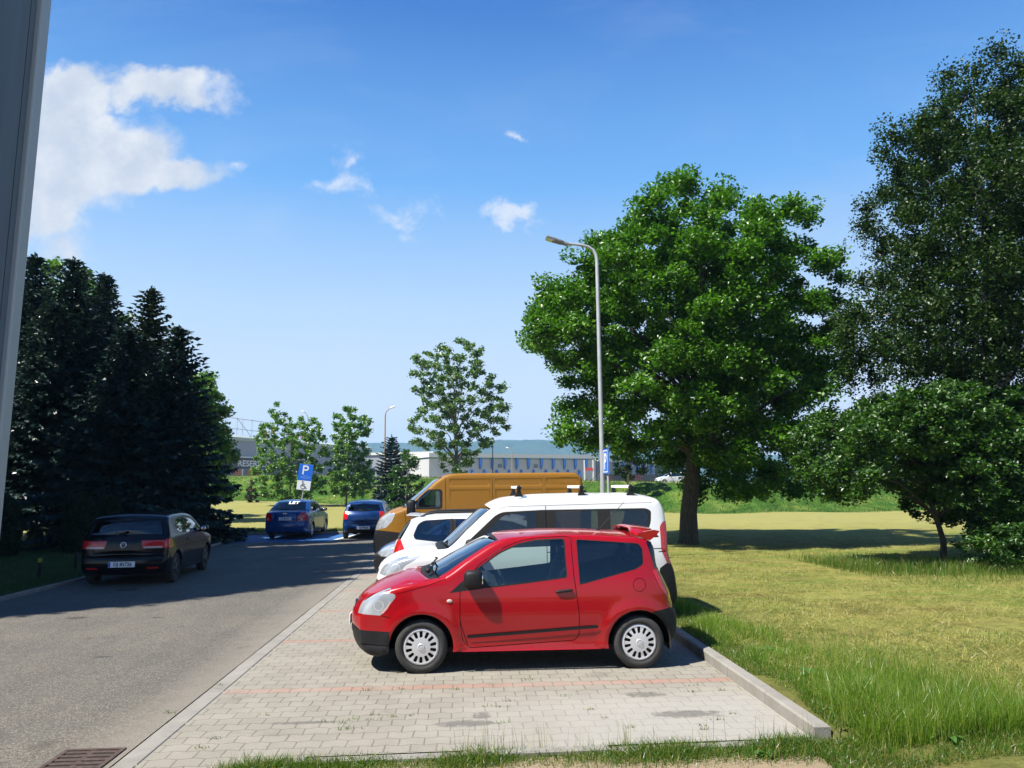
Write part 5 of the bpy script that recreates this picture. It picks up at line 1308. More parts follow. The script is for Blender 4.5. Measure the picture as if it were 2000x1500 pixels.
def disabled_sign():
    p = at_y(593, 1000, 35.2); c = at_y(595, 922, 35.2); z0 = .12
    r = empty('disabled_parking_sign', (p[0]-.25, 35.2, z0)); tag(r, 'tilted blue P sign with a white wheelchair plate behind the blue saloon', 'road sign')
    r.rotation_euler = (0, math.radians(6.5), math.radians(-4))
    zc = c[2]-z0; px = 35.2/1500
    m = MB(); m.tube([(0, .05, -.1), (0, .05, zc+.3)], .03, 10); m.build('post', M['steel'], r)
    b = p_board(r, 27*px, 31*px, True, border=False); b.location = (0, 0, zc)
    letter_p(b, 0, .105, .40, .27)
    m = MB(); y = (-.016, -.0125)
    for x0, x1, a0, a1 in ((-.2, -.13, -.24, -.225), (-.08, .12, -.17, -.155), (-.08, .12, -.27, -.255), (-.08, -.065, -.255, -.17), (.105, .12, -.255, -.17), (.15, .25, -.21, -.195), (.15, .165, -.27, -.21), (.235, .25, -.27, -.15), (.0, .015, -.255, -.17)): m.box(x0, x1, *y, a0, a1)
    m.prism([(-.17, -.20), (-.10, -.232), (-.17, -.264)], 'y', -.019, -.0165); m.build('pictogram', plain('pale_pictogram', (.22, .36, .66), .5), b)
    w, h = 26*px, 17.5*px
    m = MB(); m.box(-w/2, w/2, -.012, .012, -h/2, h/2, 0, .004); q = m.build('wheelchair_plate', M['sign_white'], r); q.location = (0, 0, zc-31*px/2-h/2-.012)
    m = MB(); y = (-.02, -.0125); n = 20; R0, ri = .105, .083; cx, cz = -.03, -.06
    A = [math.radians(100+260*k/n) for k in range(n+1)]
    for k in range(n): m.prism([(cx+R0*math.cos(A[k]), cz+R0*math.sin(A[k])), (cx+R0*math.cos(A[k+1]), cz+R0*math.sin(A[k+1])), (cx+ri*math.cos(A[k+1]), cz+ri*math.sin(A[k+1])), (cx+ri*math.cos(A[k]), cz+ri*math.sin(A[k]))], 'y', *y)
    m.prism([(-.06+.03*math.cos(2*math.pi*k/12), .155+.03*math.sin(2*math.pi*k/12)) for k in range(12)], 'y', *y)
    for a_, b_, t in (((-.055, .125), (-.04, -.03), .028), ((-.05, .06), (.05, .06), .022), ((-.045, -.02), (.065, -.02), .026), ((.06, -.02), (.105, -.125), .026), ((.10, -.125), (.15, -.10), .022)):
        for s_ in stroke([a_, b_], t): m.prism(s_, 'y', *y)
    m.build('wheelchair_symbol', M['gap'], q)
disabled_sign()
# small marker posts in the verge beside the black hatchback
for px, py, h, lb in ((76, 1128, .42, 'short marker stake with a yellow tip in the shaded verge, farther from the black hatchback'), (148, 1112, .40, 'short dark stake in the shaded verge, close to the black hatchback')):
    q = on_z(px, py, .06); r = empty('marker_stake', (q[0], q[1], .06)); tag(r, lb, 'stake', 'stakes in the left verge')
    m = MB(); m.box(-.03, .03, -.03, .03, -.05, h, 0, .006); m.build('post', M['black'], r)
    m = MB(); m.box(-.034, .034, -.034, .034, h-.09, h+.004, 0, .006); m.build('cap', plain('yellow_cap', (.35, .28, .03), .6) if px == 76 else M['trim'], r)
# white car on the bank road
def copy_tree(o, parent=None):
    c = o.copy(); COL.objects.link(c); c.parent = parent
    if parent: c.matrix_parent_inverse = o.matrix_parent_inverse
    for ch in o.children: copy_tree(ch, c)
    return c
fc = copy_tree(CAR_EST.root); pz = at_y(1312, 940, 96.)
fc.location = (pz[0], 96., 2.05); fc.rotation_euler = (0, 0, math.radians(8)); tag(fc, 'distant white car on top of the bank, glimpsed left of the big maple trunk', 'car')

# ------------------------------------------------------------------ trees
rng = np.random.default_rng(11)
def unit(v): return v/(np.linalg.norm(v, axis=1, keepdims=True)+1e-9)
def leaf_quads(C, size, aspect, up=.5, axis=None, jit=.35):
    n = len(C); N = rng.normal(size=(n, 3)); N[:, 2] = np.abs(N[:, 2])+up; N = unit(N)
    T = rng.normal(size=(n, 3)) if axis is None else axis+rng.normal(size=(n, 3))*jit
    T = unit(T-N*(T*N).sum(1, keepdims=True)); B = np.cross(N, T)
    s = size*rng.uniform(.65, 1.25, (n, 1)); a = s*aspect
    V = np.stack([C-T*s*.5, C+B*a*.5-T*s*.08, C+T*s*.5-N*s*.12, C-B*a*.5-T*s*.08], 1).reshape(-1, 3)
    return V, np.arange(n*4).reshape(n, 4)
def in_sil(poly, Y, n, depth, inset, spread=None):
    """n clump centres inside an outline standing at depth Y, given its own thickness; evenly spread"""
    P = np.array([[at_y(x, y, Y)[0], at_y(x, y, Y)[2]] for x, y in poly]); Lp = np.vstack([P, P[:1]])
    lo, hi = P.min(0), P.max(0); k = n*30
    c = rng.uniform(lo, hi, (k, 2)); c = c[inpoly(c, P)]; d = seg_dist(c, Lp); ok = d > inset*rng.uniform(.4, 1.25, len(d)); c, d = c[ok], d[ok]
    dm = d.max(); half = depth*np.sqrt(np.clip(1-(1-np.clip(d/(dm*.8), 0, 1))**2, 0, 1))
    u = rng.uniform(-1, 1, len(c)); u = np.sign(u)*np.abs(u)**.7
    Q = np.stack([c[:, 0], Y+u*half, c[:, 1]], 1)
    sel = [0]; dist = np.linalg.norm(Q-Q[0], axis=1)
    while len(sel) < min(n, len(Q)):
        j = int(np.argmax(dist*rng.uniform(.6, 1, len(Q)))); sel.append(j); dist = np.minimum(dist, np.linalg.norm(Q-Q[j], axis=1))
    return Q[sel]
def clump_leaves(Cn, r, per, zs=.75, fill=.45):
    n = len(Cn); R = r*rng.uniform(.6, 1.25, n); k = (per*(R/r)**2).astype(int); idx = np.repeat(np.arange(n), k)
    D = unit(rng.normal(size=(len(idx), 3))); q = rng.uniform(0, 1, len(idx))**fill
    # lumpy shells: sub-sprays inside the clump
    sub = rng.normal(size=(n, 9, 3)); sub = sub/np.linalg.norm(sub, axis=2, keepdims=True)
    sd = sub[idx, rng.integers(0, 9, len(idx))]
    P = (D*.45+sd*.62)*q[:, None]*R[idx][:, None]; P[:, 2] *= zs
    return Cn[idx]+P
def bark(name, c0, c1, sc=9.):
    m, t, p = mat(name); co = t.node('ShaderNodeTexCoord').outputs['Object']; x, y, z = t.xyz(co)
    n = t.noise(t.vec(t.math('MULTIPLY', x, 3.), t.math('MULTIPLY', y, 3.), t.math('MULTIPLY', z, .7)), sc, 6, .65)
    t.put(p.inputs['Base Color'], t.ramp(n, [(.35, c0), (.65, c1)])); p.inputs['Roughness'].default_value = .95
    b = t.node('ShaderNodeBump'); b.inputs['Strength'].default_value = .9; b.inputs['Distance'].default_value = .03
    t.put(b.inputs['Height'], n); t.link(b.outputs[0], p.inputs['Normal']); return m
BARK = bark('brown_bark', (.035, .028, .02), (.10, .085, .065))
BARKG = bark('grey_bark', (.06, .055, .045), (.17, .155, .13))
BIRCH = bark('birch_bark', (.03, .03, .03), (.50, .48, .44), 5.)
G_MAPLE = leaf_mat('maple_leaves', [(0.02688, 0.08448, 0.00384), (0.0432, 0.1296, 0.00576), (0.072, 0.1872, 0.00864), (0.12, 0.2496, 0.01728)], .34, .03)
G_YOUNG = leaf_mat('young_maple_leaves', [(0.0348, 0.0986, 0.0116), (0.0696, 0.1624, 0.01856), (0.116, 0.232, 0.0348), (0.2088, 0.3248, 0.0928)], .34, .04)
G_POP = leaf_mat('poplar_leaves', [(0.0348, 0.087, 0.01508), (0.058, 0.1276, 0.0232), (0.0986, 0.1856, 0.0406), (0.2088, 0.29, 0.116)], .3, .045)
G_BIRCH = leaf_mat('birch_leaves', [(0.008, 0.024, 0.004), (0.0144, 0.0384, 0.0056), (0.024, 0.056, 0.008), (0.048, 0.084, 0.0144)], .25, .018)
G_CHERRY = leaf_mat('cherry_leaves', [(0.0128, 0.044, 0.0048), (0.024, 0.072, 0.0072), (0.04, 0.104, 0.0104), (0.068, 0.144, 0.0176)], .3, .035)
G_SPRUCE = leaf_mat('spruce_needles', [(0.008, 0.022, 0.018), (0.013, 0.032, 0.026), (0.02, 0.042, 0.036), (0.03, 0.055, 0.042)], .08, .04)
G_SPRUCE2 = leaf_mat('green_spruce_needles', [(0.012, 0.028, 0.012), (0.02, 0.042, 0.016), (0.035, 0.06, 0.02), (0.1, 0.085, 0.03)], .1, .04)
G_THUJA = leaf_mat('thuja_scales', [(0.0096, 0.0208, 0.008), (0.016, 0.0304, 0.0112), (0.0208, 0.0384, 0.0128)], .12, .03)
G_LIME = leaf_mat('lime_leaves', [(0.0364, 0.0936, 0.00832), (0.0624, 0.1456, 0.01248), (0.104, 0.208, 0.0208)], .35, .05)
G_FAR = leaf_mat('far_leaves', [(0.0096, 0.028, 0.0096), (0.0176, 0.044, 0.0128), (0.028, 0.056, 0.016)], .2, .03)

def limbs(m, base, top, targets, r0, rtop, split=.3, curve=.25, n=8, mi=0, lean=(0, 0)):
    """trunk from base to top and branches bending out to the targets"""
    base, top = np.array(base, float), np.array(top, float); N = 10
    T = [base+(top-base)*(i/(N-1)) for i in range(N)]
    w = rng.normal(size=(N, 3))*r0*.35; w[:, 2] = 0; w[0] = 0
    T = [p+w[i] for i, p in enumerate(T)]
    R = [r0*(1.35 if i == 0 else 1)*(1-i/(N-1))+rtop*i/(N-1) for i in range(N)]
    T.insert(1, T[0]+(T[1]-T[0])*.25); R.insert(1, r0*1.05)
    m.tube(T, R, 12, mi)
    for t in targets:
        f = np.clip((t[2]-base[2])/(top[2]-base[2])*.72-rng.uniform(.0, .12), split, .93)
        s = base+(top-base)*f; d = t-s; k = np.linalg.norm(d)
        mid = s+d*.5+np.array([0, 0, curve*k*.35])+rng.normal(size=3)*k*.05
        rr = max(.012, (r0*(1-f)+rtop*f)*.5)
        pts = [s, s+(mid-s)*.55+np.array([0, 0, .02*k]), mid, mid+(t-mid)*.5+rng.normal(size=3)*k*.03, t]
        m.tube(pts, [rr, rr*.8, rr*.6, rr*.4, rr*.2], 6, mi)
def tree(name, label, poly, Y, base, tr, n, r, per, leaf, asp, lm, bk, depth, top=None, nl=22, zs=.75, group=None, up=.5, cat='tree', trunk_to=.85, inset=None, extra=None):
    Cn = in_sil(poly, Y, n, depth, inset if inset else r*.8)
    root = empty(name, (base[0], base[1], base[2])); tag(root, label, cat, group); b = np.array(root.location)
    P = clump_leaves(Cn, r, per, zs); V, Q = leaf_quads(P-b, leaf, asp, up)
    np_mesh('crown', V, Q, lm, root)
    zt = Cn[:, 2].max(); zb = Cn[:, 2].min()
    if top is None:
        hi = Cn[Cn[:, 2] > zb+.75*(zt-zb)].mean(0); top = (hi[0], hi[1], base[2]+(zt-base[2])*trunk_to)
    m = MB(); sel = Cn[rng.permutation(len(Cn))[:nl]]
    limbs(m, (0, 0, -.15), np.array(top)-b, sel-b, tr, tr*.12)
    m.build('trunk', bk, root)
    return root
tree('maple_tree', 'big full-crowned maple standing alone in the mown field, right of the street lamp',
     [(1285, 345), (1345, 385), (1410, 378), (1450, 412), (1475, 395), (1530, 398), (1558, 440), (1545, 490), (1580, 525), (1612, 540), (1622, 590), (1605, 640), (1642, 682), (1625, 740), (1590, 790), (1602, 850), (1560, 900), (1588, 965), (1520, 1008), (1490, 965),
      (1440, 1000), (1392, 1005), (1340, 950), (1305, 905), (1262, 925), (1200, 912), (1150, 892), (1100, 895), (1055, 872), (1090, 810), (1108, 765), (1062, 722), (1030, 718), (988, 665), (1020, 620), (1033, 560), (1072, 555), (1090, 505), (1160, 468), (1200, 445), (1212, 400), (1255, 400)],
     25.2, (at_y(1345, 1062, 25.2)[0], 25.2, .1), .30, 330, .78, 1000, .135, .62, G_MAPLE, BARK, 4.3, nl=40, inset=.9)
tree('poplar_tree', 'slim pale-green poplar rising behind the yellow van', [(905, 655), (940, 680), (950, 735), (985, 745), (990, 790), (998, 830), (965, 870), (930, 900), (905, 935), (860, 925), (850, 890), (800, 870), (795, 830), (815, 790), (800, 740), (810, 690), (850, 675), (880, 670)],
     58., tuple(at_y(897, 985, 58)[:2])+(.25,), .16, 230, .52, 125, .19, .8, G_POP, BARKG, 2.6, nl=40, inset=.35)
tree('young_maple_tree', 'broad young maple behind the tilted disabled sign', [(540, 783), (562, 815), (610, 812), (632, 830), (640, 880), (635, 930), (640, 968), (600, 975), (560, 985), (510, 972), (495, 930), (500, 885), (490, 850), (515, 830), (525, 800)],
     66., tuple(at_y(566, 1000, 66)[:2])+(.4,), .08, 190, .48, 120, .19, .8, G_YOUNG, BARKG, 2.3, nl=26, inset=.3)
tree('young_maple_tree', 'narrow upright young maple behind the deep blue hatchback', [(683, 780), (697, 805), (722, 815), (725, 840), (712, 860), (722, 895), (728, 940), (718, 968), (680, 975), (648, 962), (640, 920), (650, 880), (648, 840), (655, 805), (672, 815)],
     66., tuple(at_y(676, 992, 66)[:2])+(.4,), .09, 170, .46, 125, .19, .8, G_YOUNG, BARKG, 2.0, nl=24, inset=.25)
tree('bushy_tree', 'low bushy green tree against the dark little spruce, left of the yellow van', [(795, 875), (815, 900), (830, 935), (822, 985), (775, 1000), (752, 985), (755, 945), (770, 905)], 60., tuple(at_y(790, 1003, 60)[:2])+(.2,), .1, 40, .55, 160, .2, .7, G_CHERRY, BARKG, 1.6, nl=14, inset=.3)
tree('slim_tree', 'dark slim tree with a pale trunk right behind the street lamp', [(1215, 845), (1250, 850), (1270, 880), (1262, 925), (1225, 938), (1195, 925), (1190, 880)], 57., tuple(at_y(1226, 943, 57)[:2])+(2.0,), .1, 30, .5, 170, .2, .7, G_BIRCH, bark('pale_bark', (.25, .15, .07), (.45, .35, .22)), 1.3, nl=10, inset=.3)
tree('broadleaf_tree', 'bright green broadleaf tree peeping out right of the dark spruces', [(385, 715), (415, 740), (440, 790), (430, 830), (448, 870), (440, 925), (448, 970), (400, 985), (360, 960), (350, 880), (360, 780)], 44., tuple(at_y(405, 1012, 44)[:2])+(.25,), .2, 100, .7, 330, .2, .75, G_LIME, BARK, 2.2, nl=20, inset=.35)
tree('broadleaf_tree', 'light green broadleaf crown showing between the tops of the tall spruces', [(110, 520), (160, 510), (205, 560), (240, 620), (230, 760), (90, 760), (60, 640)], 46., tuple(at_y(150, 1012, 46)[:2])+(.25,), .2, 70, .8, 260, .22, .75, G_LIME, BARK, 2.4, nl=14, inset=.4)
tree('dark_shrub', 'narrow brownish shrub at the foot of the bank beside the young maple', [(492, 938), (503, 955), (502, 982), (482, 984), (480, 960)], 74., tuple(at_y(491, 984, 74)[:2])+(.55,), .05, 14, .35, 120, .18, .6, leaf_mat('brownish_leaves', [(.03, .04, .015), (.07, .06, .025)], .2, .03), BARK, .5, nl=6, inset=.15)
# bird-cherry thicket on the right: three leaning trees
tree('cherry_tree', 'leaning bird cherry with a bare crooked trunk, leftmost of the thicket on the right', [(1660, 790), (1720, 755), (1800, 742), (1860, 770), (1880, 850), (1890, 930), (1880, 1040), (1820, 1015), (1765, 970), (1720, 905), (1690, 935), (1672, 985), (1610, 975), (1580, 935), (1600, 880), (1590, 850), (1620, 800)],
     17.6, (at_y(1850, 1112, 17.6)[0], 17.6, .1), .085, 190, .42, 380, .105, .55, G_CHERRY, BARK, 1.9, top=at_y(1795, 860, 17.6), nl=34, inset=.42)
tree('cherry_tree', 'dense bird cherry in the middle of the right-hand thicket', [(1850, 790), (1930, 760), (1990, 780), (2010, 900), (2010, 1050), (1930, 1050), (1885, 1020), (1850, 900)],
     17.2, (at_y(1948, 1098, 17.2)[0], 17.2, .1), .075, 120, .40, 330, .105, .55, G_CHERRY, BARK, 1.7, top=at_y(1900, 880, 17.2), nl=26, inset=.2)
tree('cherry_tree', 'bird cherry at the right edge of the view, half out of sight', [(1990, 750), (2080, 740), (2160, 800), (2170, 1000), (2080, 1040), (2000, 1020), (1970, 900)],
     16.6, (at_y(1975, 1098, 16.9)[0], 16.9, .1), .07, 100, .40, 300, .105, .55, G_CHERRY, BARK, 1.6, top=at_y(2030, 880, 16.6), nl=18, inset=.2)
# low sprays at the foot of the thicket
tree('undergrowth_bush', 'low leafy suckers around the birch foot at the right edge', [(1885, 1050), (1930, 1020), (1985, 1010), (2040, 1030), (2060, 1120), (1980, 1125), (1900, 1105)], 16.2, (at_y(1960, 1115, 16.2)[0], 16.2, .1), .03, 60, .28, 220, .09, .5, G_CHERRY, BARK, .8, nl=10, inset=.1, cat='bush', up=.5)

def birch(name, label, poly, Y, base, top, tr, n, r, per, leaf, extra_sprays=120, group=None):
    Cn = in_sil(poly, Y, n, 2.4, r*.5)
    root = empty(name, base); tag(root, label, 'tree', group); b = np.array(root.location)
    P = clump_leaves(Cn, r, per, 1.0)
    # hanging sprays: strings of leaves below the clumps
    st = Cn[rng.integers(0, len(Cn), extra_sprays)]+rng.normal(size=(extra_sprays, 3))*r*.6
    L = rng.uniform(.4, 1.1, extra_sprays); k = 26
    S = np.repeat(st, k, 0); t = np.tile(np.linspace(0, 1, k), extra_sprays); S[:, 2] -= t*np.repeat(L, k); S[:, :2] += rng.normal(size=(len(S), 2))*.045
    S[:, 0] -= .12*t*t
    P = np.vstack([P, S]); V, Q = leaf_quads(P-b, leaf, .72, .25)
    np_mesh('crown', V, Q, G_BIRCH, root)
    m = MB(); limbs(m, (0, 0, -.15), np.array(top)-b, Cn[rng.permutation(len(Cn))[:34]]-b, tr, tr*.1, curve=.5); m.build('trunk', BIRCH, root)
    return root
birch('birch_tree', 'tall dark birch with drooping twigs at the right edge, white bark showing low down',
      [(1870, 90), (1905, 120), (1925, 155), (1990, 130), (2100, 140), (2150, 400), (2150, 760), (2000, 800), (1960, 900), (1900, 830), (1840, 790), (1790, 750), (1730, 760), (1680, 740), (1650, 690), (1665, 610), (1715, 560), (1705, 520), (1735, 470), (1695, 400), (1735, 330), (1710, 270), (1760, 245), (1830, 225), (1850, 195), (1862, 150)],
      18.2, (at_y(1990, 1085, 18.2)[0], 18.2, .1), at_y(1895, 130, 18.2), .15, 380, .58, 620, .08, 520)
birch('birch_tree', 'second birch whose outer twigs hang into the top right corner', [(1985, 150), (2060, 110), (2250, 120), (2260, 700), (2100, 800), (2010, 600), (1990, 300)], 20.5, (at_y(2120, 1080, 20.5)[0], 20.5, .1), at_y(2120, 60, 20.5), .17, 120, .6, 420, .09, 160)

def conifer(name, label, top, Y, zb, R, base_x=None, lm=G_SPRUCE, z0=.1, whorl=.27, nb=10, droop=.35, cat='tree', group=None, tr=.13, twig=.56, pos=None, H=None):
    if pos is None:
        p = at_y(top[0], top[1], Y); x, H = p[0], p[2]-z0
    else: x, Y = pos
    root = empty(name, (x, Y, z0)); tag(root, label, cat, group)
    Ps = []; Ax = []
    z = zb
    while z < H-.12:
        f = (z-zb)/(H-zb); L0 = R*(1-f)**.72+.05
        k = max(5, int(nb*(1-.35*f)))
        for a in rng.uniform(0, 2*math.pi)+np.arange(k)*2*math.pi/k+rng.normal(size=k)*.18:
            L = L0*rng.uniform(.72, 1.12)*(.8+.2*math.sin(3*a+z)); d = np.array([math.cos(a), math.sin(a), 0]); dr = droop*rng.uniform(.7, 1.3)*(1-.9*f)-.35*f
            ns = max(4, int(L/.13)); s = np.linspace(.12, 1, ns)
            C = d*(s*L)[:, None]; C[:, 2] = z-dr*L*s**1.3+.12*L*s**3
            for sd in (-1, 1):
                for rep in range(3):
                    an = a+sd*rng.uniform(.5, 1.05, ns); l = twig*(1.15-.6*s)*rng.uniform(.5, 1.15, ns)*(.22+.78*(1-f)**.8)
                    T = np.stack([np.cos(an), np.sin(an), -.25-rng.uniform(0, .75, ns)+.5*f], 1); T = unit(T)
                    Ps.append(C+T*l[:, None]*.5); Ax.append(np.concatenate([T, l[:, None]], 1))
            Ps.append(C[-1:]+d*.08); Ax.append(np.array([[d[0], d[1], .1, .3]]))
        z += whorl*rng.uniform(.8, 1.2)*(1-.45*f)
    n = 14; tz = np.linspace(H-.7, H, n); Ps.append(np.stack([rng.normal(size=n)*.03, rng.normal(size=n)*.03, tz], 1)); Ax.append(np.stack([rng.normal(size=n)*.5, rng.normal(size=n)*.5, np.ones(n), np.full(n, .28)], 1))
    P = np.vstack(Ps); A = np.vstack(Ax); T = unit(A[:, :3]); s = A[:, 3:4]
    N = rng.normal(size=P.shape)*.6; N[:, 2] += .9; N = unit(N-T*(N*T).sum(1, keepdims=True)); B = np.cross(N, T); w = .045+.045*rng.uniform(size=(len(P), 1))
    V = np.stack([P-T*s*.5, P+B*w, P+T*s*.55, P-B*w], 1).reshape(-1, 3)
    np_mesh('crown', V, np.arange(len(P)*4).reshape(-1, 4), lm, root)
    m = MB(); m.tube([(0, 0, -.1), (.02, .01, H*.3), (0, .02, H*.65), (0, 0, H*.98)], [tr*1.25, tr, tr*.6, .015], 9); m.build('trunk', BARK, root)
    return root
GS = 'tall spruces left of the car park'
conifer('spruce_tree', 'dark spruce nearest the building wall, leftmost of the tall spruces', (68, 497), 33., 1.6, 3.4, group=GS, nb=14)
conifer('spruce_tree', 'tallest dark blue spruce, its leader standing second from the left', (146, 503), 30.5, 1.5, 3.6, group=GS, nb=14)
conifer('spruce_tree', 'dark spruce with a pointed top, third from the left', (206, 534), 34., 1.3, 3.3, group=GS, nb=14)
conifer('spruce_tree', 'spruce with a thin olive cone-laden top, standing apart from the denser spruces', (297, 562), 31.5, .6, 2.9, lm=G_SPRUCE2, group=GS, nb=13)
conifer('spruce_tree', 'shorter spruce with hanging blue-grey boughs at the right end of the group', (352, 640), 29.2, .4, 2.8, group=GS, nb=14)
conifer('spruce_tree', 'dark spruce filling the gap behind the thujas and the black hatchback', (250, 640), 28., .8, 3.2, group=GS, nb=14)
conifer('spruce_tree', 'dark spruce low in the gap between the two left-hand leaders', (108, 590), 29., 1.0, 3.3, group=GS, nb=14)
conifer('small_spruce_tree', 'small dark spruce behind the deep blue hatchback, before the distant lamp', (765, 850), 62., .1, 2.3, z0=.35, whorl=.3, group=None, twig=.6, nb=12)
for i, (x, y, h, R_) in enumerate(((-18.6, 9.6, 15.0, 3.0), (-17.2, 8.8, 17.2, 3.0), (-16.6, 9.6, 19.4, 3.0), (-16.0, 10.8, 21.4, 3.0), (-15.6, 12.4, 23.0, 2.9), (-15.3, 14.4, 23.6, 2.8), (-15.2, 16.6, 24.0, 2.8), (-15.4, 19.0, 24.0, 2.7), (-15.8, 21.6, 24., 2.6), (-18.4, 12.2, 19, 3.0), (-18.4, 15.4, 21, 3.0), (-18.8, 19., 22, 3.0), (-16.6, 24.0, 22., 2.5), (-16.0, 20.2, 22., 2.8))):
    conifer('spruce_tree', ('spruce standing out of view behind the building corner, casting the shade on the road'), None, None, .8, R_, z0=.06, pos=(x, y), H=h, group='spruces behind the building corner', whorl=.34, twig=.8, nb=13)
# clipped thujas behind the black hatchback
def thuja(px, ytop, ybase, w, Y, label):
    b = on_z(px, ybase, .06); x = at_y(px, ybase, Y)[0]; h = at_y(px, ytop, Y)[2]-.06; r = w*Y/1500/2
    root = empty('thuja_bush', (x, Y, .06)); tag(root, label, 'bush', 'clipped thujas')
    n = 9000; u = rng.uniform(0, 1, n); a = rng.uniform(0, 2*math.pi, n)
    prof = np.sqrt(np.clip(1-np.clip((u-.45)/.55, 0, 1)**2.6, 0, 1))*(.82+.18*np.clip(u/.25, 0, 1)); q = r*prof*rng.uniform(.82, 1.03, n)*(1+.05*np.sin(5*a+9*u))
    P = np.stack([q*np.cos(a), q*np.sin(a), u*h], 1); ax = np.stack([np.cos(a)*.5, np.sin(a)*.5, np.full(n, 1.)], 1)
    V, Q = leaf_quads(P, .11, .5, .2, axis=ax); np_mesh('foliage', V, Q, G_THUJA, root)
    m = MB(); m.tube([(0, 0, -.05), (0, 0, h*.7)], [.05, .02], 7)
    m.lathe_y([(0, 0)], 3) if 0 else None
    m.build('stem', BARK, root)
thuja(152, 963, 1066, 56, 25., 'clipped columnar thuja, left of the pair behind the black hatchback')
thuja(205, 968, 1060, 54, 26., 'clipped columnar thuja just left of the black hatchback roof')
thuja(300, 962, 1030, 50, 29., 'round-topped thuja peeping over the black hatchback roof')
thuja(2, 970, 1075, 60, 24., 'dark clipped thuja cut off by the left edge of the view')

# far trees beyond the field, each of its own
GF = 'far trees beyond the field'
for i, (px, w, yt, Y, lb) in enumerate(((1580, 52, 905, 150, 'far tree just right of the maple crown'), (1632, 60, 880, 165, 'far rounded tree in the gap beside the maple'), (1676, 58, 890, 180, 'far dark tree above the mesh fence panel'), (1725, 64, 884, 170, 'far dark tree right of the mesh fence panel'), (1785, 70, 876, 165, 'far tree behind the leaning bird cherry'), (1850, 74, 880, 175, 'far tree behind the crooked trunk'), (1915, 80, 872, 160, 'far tree between the right-hand trunks'), (1985, 84, 868, 165, 'far tree behind the birch at the right edge'), (1300, 44, 905, 215, 'far tree beside the workshop end'), (1440, 60, 898, 190, 'far tree behind the maple foot'), (1510, 60, 895, 185, 'far tree behind the low right boughs of the maple'))):
    yb = 941; pl = [(px-w*.3, yb-4), (px-w*.5, (yt+yb)/2), (px-w*.3, yt+6), (px, yt), (px+w*.3, yt+8), (px+w*.5, (yt+yb)/2), (px+w*.3, yb-4)]
    tree('far_tree', lb, pl, float(Y), (at_y(px, 940, Y)[0], float(Y), 2.0), .2, 34, 1.25, 75, .55, .8, G_FAR, BARK, 2.6, nl=6, group=GF, inset=.5)

# ------------------------------------------------------------------ grasses
rng = np.random.default_rng(23)
def blades(name, x, y, z, h, w, lean, mt, label=None):
    n = len(x); a = rng.uniform(0, 2*math.pi, n); d = np.stack([np.cos(a), np.sin(a)], 1); b = rng.uniform(0, 2*math.pi, n)
    L = h*lean; B = np.stack([x, y, z], 1); s = np.stack([np.cos(b), np.sin(b), np.zeros(n)], 1)*(w/2)[:, None]
    mid = B+np.concatenate([d*(L*.35)[:, None], (h*(.62*np.clip(1-.45*lean**2, .04, 1)+.05))[:, None]], 1); tip = B+np.concatenate([d*L[:, None], (h*np.clip(1-.45*lean**2, .06, 1))[:, None]], 1)
    V = np.stack([B-s, B+s, mid+s*.7, mid-s*.7, tip], 1).reshape(-1, 3); i = np.arange(n)*5
    F_ = np.concatenate([np.stack([i, i+1, i+2], 1), np.stack([i, i+2, i+3], 1), np.stack([i+3, i+2, i+4], 1)])
    o = np_mesh(name, V, F_, mt); o['kind'] = 'stuff'; return o
GR_TALL = leaf_mat('tall_grass', [(.065, .15, .008), (.11, .21, .014), (.18, .28, .03), (.34, .32, .10)], .5, .03)
GR_HAY = leaf_mat('cut_hay', [(0.0648, 0.1296, 0.0162), (0.1836, 0.1836, 0.0432), (0.2916, 0.27, 0.081), (0.4104, 0.378, 0.1512)], .25, .02)
GR_DARK = leaf_mat('lawn_grass', [(0.02, 0.048, 0.0064), (0.032, 0.072, 0.0096), (0.056, 0.096, 0.016)], .3, .04)
GR_VERGE = leaf_mat('verge_grass', [(0.032, 0.088, 0.0064), (0.056, 0.136, 0.0104), (0.104, 0.176, 0.0192), (0.256, 0.208, 0.068)], .45, .03)
gz = lambda x, y: ground_z(x, y)
def noise2(x, y, s, seed=0):
    r_ = np.random.default_rng(seed); v = np.zeros_like(x)
    for i in range(7):
        a = r_.uniform(0, 6.28); k = s*r_.uniform(.5, 2.2); v = v+np.sin((x*math.cos(a)+y*math.sin(a))*k+r_.uniform(0, 6.28))
    return v/7**.5
# long grass along the right-hand kerb
n = 34000; y = 5.95+18*rng.uniform(0, 1, n)**1.7; wd = .40+.50*np.exp(-((y-8.0)/2.4)**2)+.25*np.exp(-((y-11)/1.5)**2); u = rng.beta(1.1, 1.5, n)
x = 2.95+wd*u*1.3; k = noise2(x, y, 3.5, 5); keep = k > -1.1+.9*u; x, y, u, k = x[keep], y[keep], u[keep], k[keep]
h = (.11+.15*rng.uniform(0, 1, len(x))**1.3+.06*k)*(1.1-.55*u)*np.where(u < .1, .4, 1)*np.clip(.75+.35*noise2(x, y, 5., 31), .3, 1.3); h = np.clip(h, .03, .36)
blades('kerbside_grass', x, y, gz(x, y)-.01, h, rng.uniform(.003, .0065, len(x)), rng.uniform(.1, 1.0, len(x)), GR_TALL)
# taller seed-head grass at the near right
n = 12000; x = rng.normal(3.9, .42, n); y = 5.75+rng.exponential(.75, n); keep = (x > 2.95) & (y < 9.5); x, y = x[keep], y[keep]
blades('seedhead_grass', x, y, gz(x, y)-.01, rng.uniform(.10, .34, len(x)), rng.uniform(.0025, .005, len(x)), rng.uniform(.05, .5, len(x)), GR_TALL)
